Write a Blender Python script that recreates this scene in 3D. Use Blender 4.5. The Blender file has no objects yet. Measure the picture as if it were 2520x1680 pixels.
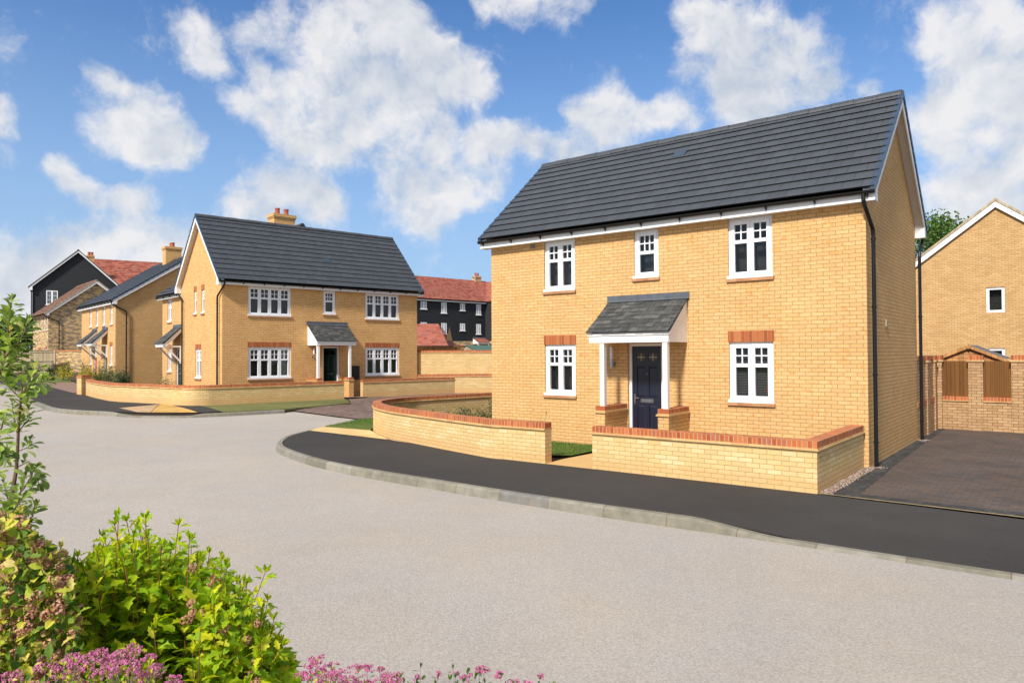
import bpy, math, random
from mathutils import Vector, Matrix, noise
from mathutils.geometry import delaunay_2d_cdt
R = math.radians
random.seed(7)
sc = bpy.context.scene
COL = sc.collection

# ------------------------------------------------------------------ camera
PITCH, ROLL, CH = 0.01689, -0.00507, 2.102
cp, sp, cr, sr = math.cos(PITCH), math.sin(PITCH), math.cos(ROLL), math.sin(ROLL)
fw = Vector((0, cp, sp)); r0 = Vector((1, 0, 0)); u0 = Vector((0, -sp, cp))
rt = cr * r0 + sr * u0; up = -sr * r0 + cr * u0
cam_d = bpy.data.cameras.new('camera'); cam = bpy.data.objects.new('camera', cam_d); COL.objects.link(cam)
cam_d.sensor_width = 36; cam_d.lens = 1753.4 / 2520 * 36; cam_d.clip_end = 2000; cam_d.clip_start = .05
cam.matrix_world = Matrix(((rt.x, up.x, -fw.x, 0), (rt.y, up.y, -fw.y, 0), (rt.z, up.z, -fw.z, CH), (0, 0, 0, 1)))
sc.camera = cam
# ------------------------------------------------------------------ light and exposure
SUN_EL = 42; SUN_V = Vector((-.52, -.854)).normalized()
sun_d = bpy.data.lights.new('sun', 'SUN'); sun_d.energy = 4.7; sun_d.angle = R(6); sun_d.color = (1, .95, .87)
sun = bpy.data.objects.new('sun', sun_d); COL.objects.link(sun)
sdir = Vector((SUN_V.x * math.cos(R(SUN_EL)), SUN_V.y * math.cos(R(SUN_EL)), math.sin(R(SUN_EL))))
sun.rotation_euler = sdir.to_track_quat('Z', 'Y').to_euler(); sun.location = (-20, -30, 40)
sc.view_settings.view_transform = 'Standard'; sc.view_settings.look = 'None'
sc.view_settings.exposure = 0.25; sc.view_settings.gamma = 1.0
sc.cycles.max_bounces = 6; sc.cycles.transparent_max_bounces = 12

def pdir(x, y):   # a compass direction for each cloud
    d = fw + rt * ((x - 1260) / 1753.4) - up * ((y - 840) / 1753.4)
    return d.normalized()
def build_world():
    w = bpy.data.worlds.new('World'); sc.world = w; w.use_nodes = True
    nt = w.node_tree; N = nt.nodes; L = nt.links; N.clear()
    def nd(t, **k):
        n = N.new(t)
        for a, b in k.items(): setattr(n, a, b)
        return n
    def mth(op, a, b=None, clamp=False):
        n = nd('ShaderNodeMath', operation=op, use_clamp=clamp)
        for i, v in enumerate((a, b)):
            if v is None: continue
            if isinstance(v, (int, float)): n.inputs[i].default_value = v
            else: L.new(v, n.inputs[i])
        return n.outputs[0]
    out = nd('ShaderNodeOutputWorld'); bg = nd('ShaderNodeBackground'); L.new(bg.outputs[0], out.inputs[0])
    sky = nd('ShaderNodeTexSky', sky_type='NISHITA'); sky.sun_disc = False
    sky.sun_elevation = R(SUN_EL); sky.sun_rotation = math.atan2(SUN_V.x, SUN_V.y)
    sky.air_density = 1.0; sky.dust_density = .3; sky.ozone_density = 2.5; sky.altitude = 0
    tc = nd('ShaderNodeTexCoord'); V = tc.outputs['Generated']
    # domain warp
    n1 = nd('ShaderNodeTexNoise'); n1.inputs['Scale'].default_value = 9; n1.inputs['Detail'].default_value = 5; n1.inputs['Roughness'].default_value = .55
    L.new(V, n1.inputs['Vector'])
    sub = nd('ShaderNodeVectorMath', operation='SUBTRACT'); L.new(n1.outputs['Color'], sub.inputs[0]); sub.inputs[1].default_value = (.5, .5, .5)
    mul = nd('ShaderNodeVectorMath', operation='SCALE'); L.new(sub.outputs[0], mul.inputs[0]); mul.inputs['Scale'].default_value = .06
    add = nd('ShaderNodeVectorMath', operation='ADD'); L.new(V, add.inputs[0]); L.new(mul.outputs[0], add.inputs[1])
    VW = add.outputs[0]
    # blobs: px, py, radius px, weight
    blobs = [(498,96,59,0.85),(536,134,48,0.9),(670,70,48,0.85),(621,91,37,0.85),(696,107,43,0.85),(632,150,37,0.7),(804,80,70,1),(884,64,80,1.05),(964,48,59,1),(991,102,75,1.05),(857,150,96,1.05),(964,177,91,1.05),(1082,161,64,1),(1141,182,59,1),(1184,214,37,0.9),(1045,204,64,0.95),(750,214,64,0.9),(643,182,32,0.7),(670,268,64,0.9),(589,262,48,0.8),(541,246,21,0.5),(777,300,80,0.95),(884,321,86,0.95),(723,348,59,0.85),(804,375,43,0.8),(991,332,91,1),(1061,311,48,0.95),(1045,402,80,0.95),(991,455,80,0.95),(1098,455,75,0.95),(1179,348,59,0.9),(1232,343,48,0.85),(1152,482,64,0.9),(1221,439,43,0.65),(1071,525,64,0.85),(214,187,27,0.6),(257,193,32,0.65),(289,225,32,0.6),(364,236,32,0.8),(348,284,70,0.95),(396,321,70,1),(332,348,43,0.8),(364,375,37,0.8),(257,332,43,0.7),(445,375,43,0.6),(482,343,27,0.5),(150,418,32,0.85),(177,439,37,0.9),(214,450,32,0.85),(241,482,32,0.75),(300,487,32,0.8),(343,493,43,0.9),(375,498,27,0.8),(16,289,43,0.75),(21,332,37,0.7),(5,396,27,0.5),(616,418,37,0.55),(686,455,54,0.72),(761,461,54,0.75),(600,498,59,0.9),(643,525,59,0.85),(787,509,54,0.8),(1205,8,43,0.7),(1287,5,54,0.8),(1367,5,64,0.8),(1447,8,37,0.6),(1292,343,59,0.85),(1340,364,43,0.8),(1431,268,48,0.85),(1501,268,54,0.9),(1485,321,64,1),(1560,300,54,0.8),(1624,300,48,0.7),(1405,386,54,1),(1689,321,43,0.6),(1656,284,43,0.7),(1715,59,59,1),(1780,80,75,1.05),(1849,80,70,1.05),(1919,96,64,1),(1796,150,75,1),(1876,161,91,1.1),(1967,139,70,1),(2010,182,59,1),(1678,134,32,0.7),(1689,177,37,0.7),(1839,230,75,1),(1930,236,70,0.95),(1822,279,59,0.9),(2139,230,27,0.5),(2331,64,54,0.8),(2396,43,59,0.8),(2374,107,59,0.85),(2481,64,43,0.6),(2321,134,43,0.6),(2439,177,80,1.1),(2503,139,64,1.1),(2358,225,64,1),(2305,268,59,0.95),(2412,279,80,1.05),(2492,241,70,1),(2331,343,59,0.85),(2385,375,54,0.8),(2492,332,54,0.75),(2321,482,54,0.9),(2358,525,59,0.9),(2412,471,59,0.85),(2481,429,64,0.85),(2519,509,64,0.8),(64,632,85,0.7),(171,653,95,0.72),(320,632,100,0.72),(440,620,85,0.7),(43,728,128,0.7),(214,739,117,0.65),(450,686,85,0.6),(21,814,117,0.6),(815,686,75,0.5),(996,739,64,0.45)]
    acc = None
    for (x, y, r, wt) in blobs:
        d = pdir(x, y)
        ds = nd('ShaderNodeVectorMath', operation='DISTANCE'); L.new(VW, ds.inputs[0]); ds.inputs[1].default_value = d
        mr = nd('ShaderNodeMapRange', interpolation_type='SMOOTHERSTEP'); L.new(ds.outputs['Value'], mr.inputs[0])
        rr = r / 1753.4 * 1.7
        mr.inputs[1].default_value = 0; mr.inputs[2].default_value = rr; mr.inputs[3].default_value = wt; mr.inputs[4].default_value = 0
        if acc is None: acc = mr.outputs[0]
        else:   # soft union
            a = mth('SUBTRACT', 1.0, mth('MINIMUM', acc, 1.0)); b = mth('SUBTRACT', 1.0, mth('MINIMUM', mr.outputs[0], 1.0))
            acc = mth('SUBTRACT', 1.0, mth('MULTIPLY', a, b))
    # general broken cloud elsewhere (behind and beside the camera)
    n4 = nd('ShaderNodeTexNoise'); n4.inputs['Scale'].default_value = 2.6; n4.inputs['Detail'].default_value = 4; L.new(VW, n4.inputs['Vector'])
    gen = nd('ShaderNodeMapRange'); L.new(n4.outputs[0], gen.inputs[0]); gen.inputs[1].default_value = .40; gen.inputs[2].default_value = .56
    sx = nd('ShaderNodeSeparateXYZ'); L.new(V, sx.inputs[0])
    back = nd('ShaderNodeMapRange'); L.new(sx.outputs['Y'], back.inputs[0]); back.inputs[1].default_value = .62; back.inputs[2].default_value = .45
    hi = nd('ShaderNodeMapRange'); L.new(sx.outputs['Z'], hi.inputs[0]); hi.inputs[1].default_value = .5; hi.inputs[2].default_value = .65
    genm = mth('MULTIPLY', gen.outputs[0], mth('MAXIMUM', back.outputs[0], hi.outputs[0]))
    acc = mth('MAXIMUM', acc, genm)
    # erosion
    n2 = nd('ShaderNodeTexNoise'); n2.inputs['Scale'].default_value = 13; n2.inputs['Detail'].default_value = 12; n2.inputs['Roughness'].default_value = .66
    L.new(VW, n2.inputs['Vector'])
    n5 = nd('ShaderNodeTexNoise'); n5.inputs['Scale'].default_value = 38; n5.inputs['Detail'].default_value = 8; n5.inputs['Roughness'].default_value = .6; L.new(VW, n5.inputs['Vector'])
    ero = mth('ADD', mth('MULTIPLY', mth('SUBTRACT', n2.outputs[0], .5), 2.2), mth('MULTIPLY', mth('SUBTRACT', n5.outputs[0], .5), .7))
    er = mth('ADD', acc, ero)
    den = nd('ShaderNodeMapRange', interpolation_type='SMOOTHSTEP'); L.new(er, den.inputs[0]); den.inputs[1].default_value = .06; den.inputs[2].default_value = 1.0
    den = den.outputs[0]
    # cloud brightness: soft billows
    off = nd('ShaderNodeVectorMath', operation='ADD'); L.new(VW, off.inputs[0]); off.inputs[1].default_value = (-.012, 0, .03)
    n3 = nd('ShaderNodeTexNoise'); n3.inputs['Scale'].default_value = 7; n3.inputs['Detail'].default_value = 5; n3.inputs['Roughness'].default_value = .5
    L.new(off.outputs[0], n3.inputs['Vector'])
    # light from above: compare the noise with itself a little lower down
    dn = nd('ShaderNodeVectorMath', operation='ADD'); L.new(VW, dn.inputs[0]); dn.inputs[1].default_value = (.008, 0, -.022)
    n6 = nd('ShaderNodeTexNoise'); n6.inputs['Scale'].default_value = 13; n6.inputs['Detail'].default_value = 4; n6.inputs['Roughness'].default_value = .55; L.new(dn.outputs[0], n6.inputs['Vector'])
    n7 = nd('ShaderNodeTexNoise'); n7.inputs['Scale'].default_value = 13; n7.inputs['Detail'].default_value = 4; n7.inputs['Roughness'].default_value = .55; L.new(VW, n7.inputs['Vector'])
    sh = mth('ADD', mth('ADD', mth('MULTIPLY', n3.outputs[0], 1.1), .12), mth('MULTIPLY', mth('SUBTRACT', n7.outputs[0], n6.outputs[0]), 1.05))
    sh = mth('ADD', sh, mth('MULTIPLY', acc, -.12))
    cr_ = nd('ShaderNodeValToRGB'); L.new(sh, cr_.inputs[0])
    e = cr_.color_ramp.elements; e[0].position = .28; e[0].color = (.62, .69, .79, 1); e[1].position = .72; e[1].color = (.98, .97, .98, 1)
    k = 7.6
    sc1 = nd('ShaderNodeVectorMath', operation='SCALE'); L.new(cr_.outputs[0], sc1.inputs[0]); sc1.inputs['Scale'].default_value = k
    # low sky gets paler, as air does near the horizon
    tint = nd('ShaderNodeMix', data_type='RGBA', blend_type='MULTIPLY'); tint.inputs[0].default_value = 1
    L.new(sky.outputs[0], tint.inputs[6]); tint.inputs[7].default_value = (.66, .99, 1.32, 1)
    hz = nd('ShaderNodeMapRange', interpolation_type='SMOOTHSTEP'); L.new(sx.outputs['Z'], hz.inputs[0]); hz.inputs[1].default_value = -.02; hz.inputs[2].default_value = .50; hz.inputs[3].default_value = .9; hz.inputs[4].default_value = 0
    pale = nd('ShaderNodeMix', data_type='RGBA'); L.new(hz.outputs[0], pale.inputs[0]); L.new(tint.outputs[2], pale.inputs[6]); pale.inputs[7].default_value = (3.5, 4.9, 6.8, 1)
    mx = nd('ShaderNodeMix', data_type='RGBA'); L.new(mth('MULTIPLY', den, .96), mx.inputs[0])
    L.new(pale.outputs[2], mx.inputs[6]); L.new(sc1.outputs[0], mx.inputs[7])
    L.new(mx.outputs[2], bg.inputs[0]); bg.inputs[1].default_value = .1
build_world()

# ------------------------------------------------------------------ materials
MATS = {}
class NT:
    def __init__(s, name):
        s.m = bpy.data.materials.new(name); s.m.use_nodes = True; s.nt = s.m.node_tree; s.N = s.nt.nodes; s.L = s.nt.links
        s.b = s.N['Principled BSDF']; MATS[name] = s.m
    def nd(s, t, **k):
        n = s.N.new(t)
        for a, b in k.items(): setattr(n, a, b)
        return n
    def link(s, a, b): s.L.new(a, b)
    def uv(s): return s.nd('ShaderNodeTexCoord').outputs['UV']
    def obj(s): return s.nd('ShaderNodeTexCoord').outputs['Object']
    def geo(s): return s.nd('ShaderNodeNewGeometry').outputs['Position']
    def noise(s, vec, scale, detail=4, rough=.55):
        n = s.nd('ShaderNodeTexNoise'); n.inputs['Scale'].default_value = scale; n.inputs['Detail'].default_value = detail; n.inputs['Roughness'].default_value = rough
        if vec is not None: s.link(vec, n.inputs['Vector'])
        return n.outputs[0]
    def ramp(s, fac, stops, interp='LINEAR'):
        n = s.nd('ShaderNodeValToRGB'); s.link(fac, n.inputs[0]); cr = n.color_ramp; cr.interpolation = interp
        while len(cr.elements) < len(stops): cr.elements.new(.5)
        for e, (p, c) in zip(cr.elements, stops): e.position = p; e.color = (*c, 1)
        return n.outputs[0]
    def rng(s, v, a, b, c, d):
        n = s.nd('ShaderNodeMapRange'); s.link(v, n.inputs[0])
        for i, x in enumerate((a, b, c, d)): n.inputs[i + 1].default_value = x
        return n.outputs[0]
    def math(s, op, a, b=None):
        n = s.nd('ShaderNodeMath', operation=op)
        for i, v in enumerate((a, b)):
            if v is None: continue
            if isinstance(v, (int, float)): n.inputs[i].default_value = v
            else: s.link(v, n.inputs[i])
        return n.outputs[0]
    def mix(s, f, a, b, mode='MIX'):
        n = s.nd('ShaderNodeMix', data_type='RGBA', blend_type=mode)
        for i, v in ((0, f), (6, a), (7, b)):
            if isinstance(v, tuple): n.inputs[i].default_value = (*v, 1)
            elif isinstance(v, (int, float)): n.inputs[i].default_value = v
            else: s.link(v, n.inputs[i])
        return n.outputs[2]
    def bump(s, h, strength=.4, dist=.01):
        n = s.nd('ShaderNodeBump'); n.inputs['Strength'].default_value = strength; n.inputs['Distance'].default_value = dist
        s.link(h, n.inputs['Height']); s.link(n.outputs[0], s.b.inputs['Normal']); return n
    def col(s, c):
        if isinstance(c, tuple): s.b.inputs['Base Color'].default_value = (*c, 1)
        else: s.link(c, s.b.inputs['Base Color'])
    def set(s, rough=.6, spec=.5, metal=0):
        s.b.inputs['Roughness'].default_value = rough; s.b.inputs['Specular IOR Level'].default_value = spec; s.b.inputs['Metallic'].default_value = metal

def brick_nodes(t, vec, bw, rh, mortar, offset=.5):
    n = t.nd('ShaderNodeTexBrick'); t.link(vec, n.inputs['Vector']); n.offset = offset; n.offset_frequency = 2; n.squash = 1
    n.inputs['Color1'].default_value = (0, 0, 0, 1); n.inputs['Color2'].default_value = (1, 1, 1, 1); n.inputs['Mortar'].default_value = (0, 0, 0, 1)
    n.inputs['Scale'].default_value = 1; n.inputs['Mortar Size'].default_value = mortar; n.inputs['Mortar Smooth'].default_value = .25
    n.inputs['Brick Width'].default_value = bw; n.inputs['Row Height'].default_value = rh; n.inputs['Bias'].default_value = 0
    return n
def brick_mat(name, stops, mortar_col, bw=.225, rh=.075, ms=.0055, offset=.5, rough=.88, bump=.5, blotch=None, large=(.92, 1.05), patch=None, low=False):
    t = NT(name); uv = t.uv()
    br = brick_nodes(t, uv, bw, rh, ms, offset)
    c = t.ramp(br.outputs['Color'], stops)
    if blotch:   # kiln marks in the middle of some bricks
        nz = t.noise(uv, 9, 3, .6); sel = t.math('MULTIPLY', t.rng(nz, .53, .63, 0, 1), t.rng(br.outputs['Color'], .55, .7, 0, 1))
        c = t.mix(t.math('MULTIPLY', sel, .75), c, blotch)
    if patch:
        mp = t.nd('ShaderNodeMapping'); t.link(uv, mp.inputs[0]); mp.inputs['Scale'].default_value = (1.5, 4.2, 1); mp.inputs['Rotation'].default_value = (0, 0, .35)
        nz = t.noise(mp.outputs[0], 1.35, 3, .65)
        sel = t.rng(t.math('ADD', nz, t.math('MULTIPLY', br.outputs['Color'], .16)), .555, .6, 0, 1)
        c = t.mix(t.math('MULTIPLY', sel, .85), c, patch)
    if low:   # the lowest courses are a browner, dustier brick
        sx = t.nd('ShaderNodeSeparateXYZ'); t.link(uv, sx.inputs[0]); c = t.mix(t.rng(sx.outputs['Y'], .16, .24, .7, 0), c, (.68, .40, .17))
    lg = t.rng(t.noise(uv, 1.1, 5, .6), .3, .7, *large)
    fine = t.rng(t.noise(uv, 60, 3, .7), .25, .75, .88, 1.1)
    c = t.mix(1, c, t.mix(1, (1, 1, 1), lg, 'MULTIPLY'), 'MULTIPLY'); c = t.mix(1, c, fine, 'MULTIPLY')
    mc = t.mix(1, mortar_col, t.rng(t.noise(uv, 25, 3), .3, .7, .8, 1.15), 'MULTIPLY')
    t.col(t.mix(br.outputs['Fac'], c, mc))
    h = t.math('ADD', t.math('MULTIPLY', br.outputs['Fac'], -1), t.math('MULTIPLY', t.noise(uv, 45, 4, .7), .35))
    t.bump(h, bump, .008); t.set(rough, .25); return t.m
brick_mat('brick_yellow', [(0, (.62, .365, .145)), (.45, (.655, .395, .163)), (.8, (.69, .43, .187)), (1, (.655, .37, .135))], (.29, .18, .085), blotch=(.60, .27, .08))
brick_mat('brick_yellow_deep', [(0, (.66, .37, .14)), (.5, (.72, .42, .165)), (1, (.76, .46, .19))], (.31, .18, .08), blotch=(.58, .28, .09))
brick_mat('brick_cream', [(0, (.64, .44, .19)), (.45, (.69, .485, .22)), (.8, (.71, .51, .25)), (1, (.75, .56, .30))], (.43, .29, .11), ms=.006, low=True)
brick_mat('brick_brindled', [(0, (.68, .46, .20)), (.5, (.78, .52, .22)), (.85, (.80, .58, .30)), (1, (.74, .44, .21))], (.42, .30, .16), patch=(.20, .15, .125))
brick_mat('brick_boundary', [(0, (.40, .235, .115)), (.5, (.47, .285, .145)), (1, (.52, .33, .17))], (.11, .06, .03))
brick_mat('brick_tan', [(0, (.50, .30, .125)), (.5, (.56, .345, .15)), (1, (.60, .38, .175))], (.24, .145, .07))
brick_mat('brick_red_upright', [(0, (.33, .085, .035)), (.5, (.46, .125, .045)), (.8, (.52, .17, .065)), (1, (.36, .12, .08))], (.50, .33, .16), bw=.075, rh=50, ms=.007, offset=0, large=(.85, 1.1))
brick_mat('brick_lintel', [(0, (.30, .08, .03)), (.5, (.40, .105, .035)), (1, (.46, .16, .06))], (.36, .21, .10), bw=.075, rh=50, ms=.006, offset=0)
brick_mat('creasing_tile', [(0, (.50, .30, .13)), (1, (.64, .44, .2))], (.4, .25, .1), bw=.26, rh=50, ms=.004, offset=0)
brick_mat('sill_tile', [(0, (.38, .17, .08)), (1, (.5, .26, .13))], (.42, .28, .17), bw=.15, rh=50, ms=.005, offset=0)
def tile_mat(name, stops, joint, bw, rh, ms=.004, rough=.55, spec=.5, bump=.3, var=1.):
    t = NT(name); uv = t.uv(); br = brick_nodes(t, uv, bw, rh, ms)
    c = t.ramp(br.outputs['Color'], stops)
    c = t.mix(1, c, t.rng(t.noise(uv, 4, 6, .65), .3, .7, 1 - .18 * var, 1 + .16 * var), 'MULTIPLY'); c = t.mix(1, c, t.rng(t.noise(uv, 38, 3, .7), .3, .7, .88, 1.12), 'MULTIPLY')
    t.col(t.mix(br.outputs['Fac'], c, joint))
    h = t.math('ADD', t.math('MULTIPLY', br.outputs['Fac'], -1), t.math('MULTIPLY', t.noise(uv, 26, 5, .7), .7))
    t.bump(h, bump, .006); t.set(rough, spec); return t.m
tile_mat('roof_tile', [(0, (.045, .049, .055)), (.5, (.050, .055, .062)), (1, (.056, .061, .068))], (.012, .012, .012), .333, .3, .005, var=.35)
tile_mat('roof_tile_red', [(0, (.24, .065, .042)), (.4, (.33, .105, .07)), (.8, (.40, .135, .09)), (1, (.27, .12, .10))], (.12, .04, .03), .3, .28, .006, rough=.8, spec=.2)
tile_mat('roof_tile_brown', [(0, (.15, .075, .05)), (.5, (.21, .11, .075)), (1, (.25, .15, .11))], (.08, .04, .03), .3, .28, .006, rough=.85, spec=.2)
tile_mat('slate', [(0, (.045, .046, .044)), (.5, (.072, .073, .069)), (.85, (.115, .114, .106)), (1, (.05, .05, .05))], (.012, .013, .014), .2, .14, .005, rough=.7, spec=.35, bump=.6)
def plain(name, c, rough=.5, spec=.5, metal=0, var=.06, sc_=8, bump=0):
    t = NT(name); v = t.geo()
    t.col(t.mix(1, c, t.rng(t.noise(v, sc_, 4), .3, .7, 1 - var, 1 + var), 'MULTIPLY'))
    if bump: t.bump(t.noise(v, sc_ * 8, 4), bump, .004)
    t.set(rough, spec, metal); return t.m
plain('white_upvc', (.84, .85, .86), .32, .5, var=.02)
plain('white_paint', (.82, .81, .79), .45, .4, var=.04)
plain('soffit_paint', (.74, .68, .61), .5, .3, var=.03)
plain('black_plastic', (.010, .010, .010), .4, .3, var=.1)
plain('verge_plastic', (.035, .055, .085), .35, .5, var=.15)
plain('lead', (.085, .095, .11), .55, .5, var=.2, sc_=6)
plain('edging_stone', (.33, .25, .13), .85, .2, var=.25, sc_=9)
plain('terracotta', (.36, .10, .055), .75, .3, var=.12)
plain('steel', (.42, .42, .42), .25, .5, 1, var=.05)
plain('lamp_glass', (.78, .80, .9), .3, .5, var=.02)
plain('brass_strip', (.6, .55, .35), .3, .5, .8)
plain('curtain_dark', (.10, .093, .085), .9, .2, var=.25, sc_=3)
plain('curtain_grey', (.13, .13, .125), .9, .2, var=.2, sc_=3)
plain('curtain_pale', (.42, .42, .40), .9, .2, var=.1, sc_=3)
plain('blind_slat', (.30, .29, .26), .6, .3)
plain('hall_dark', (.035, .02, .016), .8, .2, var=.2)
plain('render_shade', (.03, .03, .03), .9)
def door_mat(name, c):
    t = NT(name); o = t.obj(); mp = t.nd('ShaderNodeMapping'); t.link(o, mp.inputs[0]); mp.inputs['Scale'].default_value = (60, 60, 4)
    nz = t.noise(mp.outputs[0], 1, 4, .6); t.col(t.mix(1, c, t.rng(nz, .3, .7, .75, 1.3), 'MULTIPLY')); t.bump(nz, .25, .002); t.set(.38, .5)
door_mat('door_navy', (.008, .011, .026)); door_mat('door_green', (.008, .035, .022)); door_mat('door_red', (.45, .02, .02)); door_mat('door_teal', (.01, .10, .07))
t = NT('glass')   # window glass: tinted see-through with a mirror coat
for n in list(t.N):
    if n.type == 'BSDF_PRINCIPLED': t.N.remove(n)
tr = t.nd('ShaderNodeBsdfTransparent'); tr.inputs[0].default_value = (.80, .84, .84, 1)
gl = t.nd('ShaderNodeBsdfGlossy'); gl.inputs['Roughness'].default_value = .01; gl.inputs[0].default_value = (.95, .97, 1, 1)
fr = t.nd('ShaderNodeFresnel'); fr.inputs[0].default_value = 1.5
wv = t.noise(t.geo(), 1.3, 2); bp = t.nd('ShaderNodeBump'); bp.inputs['Strength'].default_value = .08; bp.inputs['Distance'].default_value = .02; t.link(wv, bp.inputs['Height']); t.link(bp.outputs[0], gl.inputs['Normal'])
ms_ = t.nd('ShaderNodeMixShader'); t.link(t.math('MULTIPLY', fr.outputs[0], .9), ms_.inputs[0]); t.link(tr.outputs[0], ms_.inputs[1]); t.link(gl.outputs[0], ms_.inputs[2])
t.link(ms_.outputs[0], t.N['Material Output'].inputs[0])
def wood_mat(name, a, b, board=.1, knots=True):
    t = NT(name); uv = t.uv(); br = brick_nodes(t, uv, board, 60, .003, 0)
    mp = t.nd('ShaderNodeMapping'); t.link(uv, mp.inputs[0]); mp.inputs['Scale'].default_value = (30, 1.6, 1)
    g = t.noise(mp.outputs[0], 1.2, 5, .6)
    c = t.mix(g, a, b); c = t.mix(1, c, t.rng(br.outputs['Color'], 0, 1, .78, 1.2), 'MULTIPLY')
    if knots:
        vo = t.nd('ShaderNodeTexVoronoi'); vo.inputs['Scale'].default_value = 5; t.link(uv, vo.inputs['Vector'])
        c = t.mix(t.rng(vo.outputs['Distance'], .05, .1, .85, 0), c, (a[0] * .3, a[1] * .25, a[2] * .2))
    t.col(t.mix(br.outputs['Fac'], c, (a[0] * .25, a[1] * .25, a[2] * .25))); t.bump(t.math('MULTIPLY', br.outputs['Fac'], -1), .5, .006); t.set(.8, .2)
wood_mat('fence_brown', (.135, .058, .016), (.23, .105, .032)); wood_mat('fence_pale', (.36, .28, .17), (.5, .4, .26), .12, False); wood_mat('fence_orange', (.42, .2, .07), (.55, .27, .1), .1, False)
wood_mat('shed_wood', (.42, .2, .075), (.56, .28, .11), .14, False)
t = NT('weatherboard'); uv = t.uv(); s = t.nd('ShaderNodeSeparateXYZ'); t.link(uv, s.inputs[0])
fz = t.math('FRACT', t.math('DIVIDE', s.outputs['Y'], .15)); t.bump(t.math('MULTIPLY', fz, -1), .9, .03)
t.col(t.mix(1, (.016, .017, .019), t.rng(t.noise(uv, 5, 4), .3, .7, .8, 1.3), 'MULTIPLY')); t.set(.6, .3)
def ground_mat(name, c1, c2, scale, fine=120, bump=.5, rough=.95, dist=.004, specks=None, big=.06):
    t = NT(name); v = t.geo()
    a = t.noise(v, scale, 5, .65); c = t.mix(a, c1, c2)
    c = t.mix(1, c, t.rng(t.noise(v, fine, 3, .75), .3, .7, .72, 1.28), 'MULTIPLY')
    c = t.mix(1, c, t.rng(t.noise(v, .25, 4, .6), .3, .7, 1 - big, 1 + big), 'MULTIPLY')
    if name == 'road_surface': c = t.mix(1, c, t.ramp(t.noise(v, .45, 4, .6), [(.35, (.97, .985, 1.0)), (.65, (1.03, 1.0, .94))]), 'MULTIPLY')
    if specks:
        vo = t.nd('ShaderNodeTexVoronoi'); vo.inputs['Scale'].default_value = specks[0]; t.link(v, vo.inputs['Vector'])
        c = t.mix(t.rng(vo.outputs['Distance'], .0, specks[1], .9, 0), c, specks[2])
    t.col(c); t.bump(t.noise(v, fine * .8, 5, .8), bump, dist); t.set(rough, .2); return t.m
ground_mat('road_surface', (.365, .323, .285), (.405, .362, .32), 2.2, 60, .8, dist=.010, specks=(65, .15, (.28, .25, .22)))
ground_mat('footway_asphalt', (.040, .037, .034), (.054, .050, .046), 2.5, 110, .8, dist=.006, specks=(22, .13, (.16, .15, .14)), big=.16)
ground_mat('verge_grass', (.10, .115, .032), (.20, .185, .07), 4, 70, 1.0, dist=.02, big=.25)
ground_mat('soil', (.06, .042, .03), (.10, .07, .05), 8, 60, 1.0, dist=.02)
ground_mat('grass', (.09, .13, .028), (.17, .195, .055), 3, 90, 1.0, dist=.02, big=.2)
ground_mat('gravel', (.30, .22, .17), (.50, .40, .33), 30, 60, 1.0, dist=.02)
ground_mat('path_yellow', (.50, .31, .12), (.60, .40, .17), 5, 90, .5)
ground_mat('path_brown', (.20, .13, .10), (.27, .18, .14), 5, 60, .5)
def pave_mat(name, stops, joint, bw=.2, rh=.1, rot=0, ms=.003, large=.18):
    t = NT(name); mp = t.nd('ShaderNodeMapping'); t.link(t.geo(), mp.inputs[0]); mp.inputs['Rotation'].default_value = (0, 0, rot)
    br = brick_nodes(t, mp.outputs[0], bw, rh, ms)
    c = t.ramp(br.outputs['Color'], stops); c = t.mix(1, c, t.rng(t.noise(mp.outputs[0], .8, 4), .3, .7, 1 - large, 1 + large), 'MULTIPLY')
    c = t.mix(1, c, t.rng(t.noise(mp.outputs[0], 80, 3), .3, .7, .85, 1.15), 'MULTIPLY')
    t.col(t.mix(br.outputs['Fac'], c, joint)); t.bump(t.math('MULTIPLY', br.outputs['Fac'], -1), .5, .004); t.set(.85, .25)
AROT = math.atan2(-.618, .786)
pave_mat('block_paving', [(0, (.078, .065, .057)), (.35, (.095, .073, .061)), (.7, (.105, .078, .064)), (.9, (.115, .078, .056)), (1, (.072, .063, .058))], (.04, .03, .025), .2, .15, -AROT)
pave_mat('block_charcoal', [(0, (.038, .036, .034)), (1, (.068, .065, .061))], (.02, .02, .02), .1, .2, -AROT)
pave_mat('block_brown', [(0, (.13, .085, .07)), (.5, (.17, .115, .095)), (1, (.21, .14, .11))], (.07, .05, .04), .2, .1, .3)
pave_mat('sett_yellow', [(0, (.58, .38, .15)), (1, (.70, .48, .22))], (.40, .24, .10), .45, .3, .8)
pave_mat('tactile_yellow', [(0, (.50, .30, .08)), (1, (.62, .38, .11))], (.30, .18, .06), .2, .2, .7)
pave_mat('tactile_buff', [(0, (.42, .28, .15)), (1, (.52, .35, .2))], (.25, .17, .1), .2, .2, .7)
t = NT('kerb_concrete'); uv = t.uv(); br = brick_nodes(t, uv, .915, 60, .006, 0)
c = t.ramp(br.outputs['Color'], [(0, (.175, .16, .12)), (.4, (.22, .20, .155)), (.7, (.25, .23, .19)), (1, (.165, .16, .145))])
v = t.geo(); c = t.mix(1, c, t.rng(t.noise(v, 5, 6, .7), .3, .7, .72, 1.22), 'MULTIPLY'); c = t.mix(t.rng(t.noise(v, 3.1, 4, .7), .6, .75, 0, .45), c, (.33, .22, .11))
t.col(t.mix(br.outputs['Fac'], c, (.14, .09, .05))); t.bump(t.noise(v, 70, 4), .3, .003); t.set(.85, .25)
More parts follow.
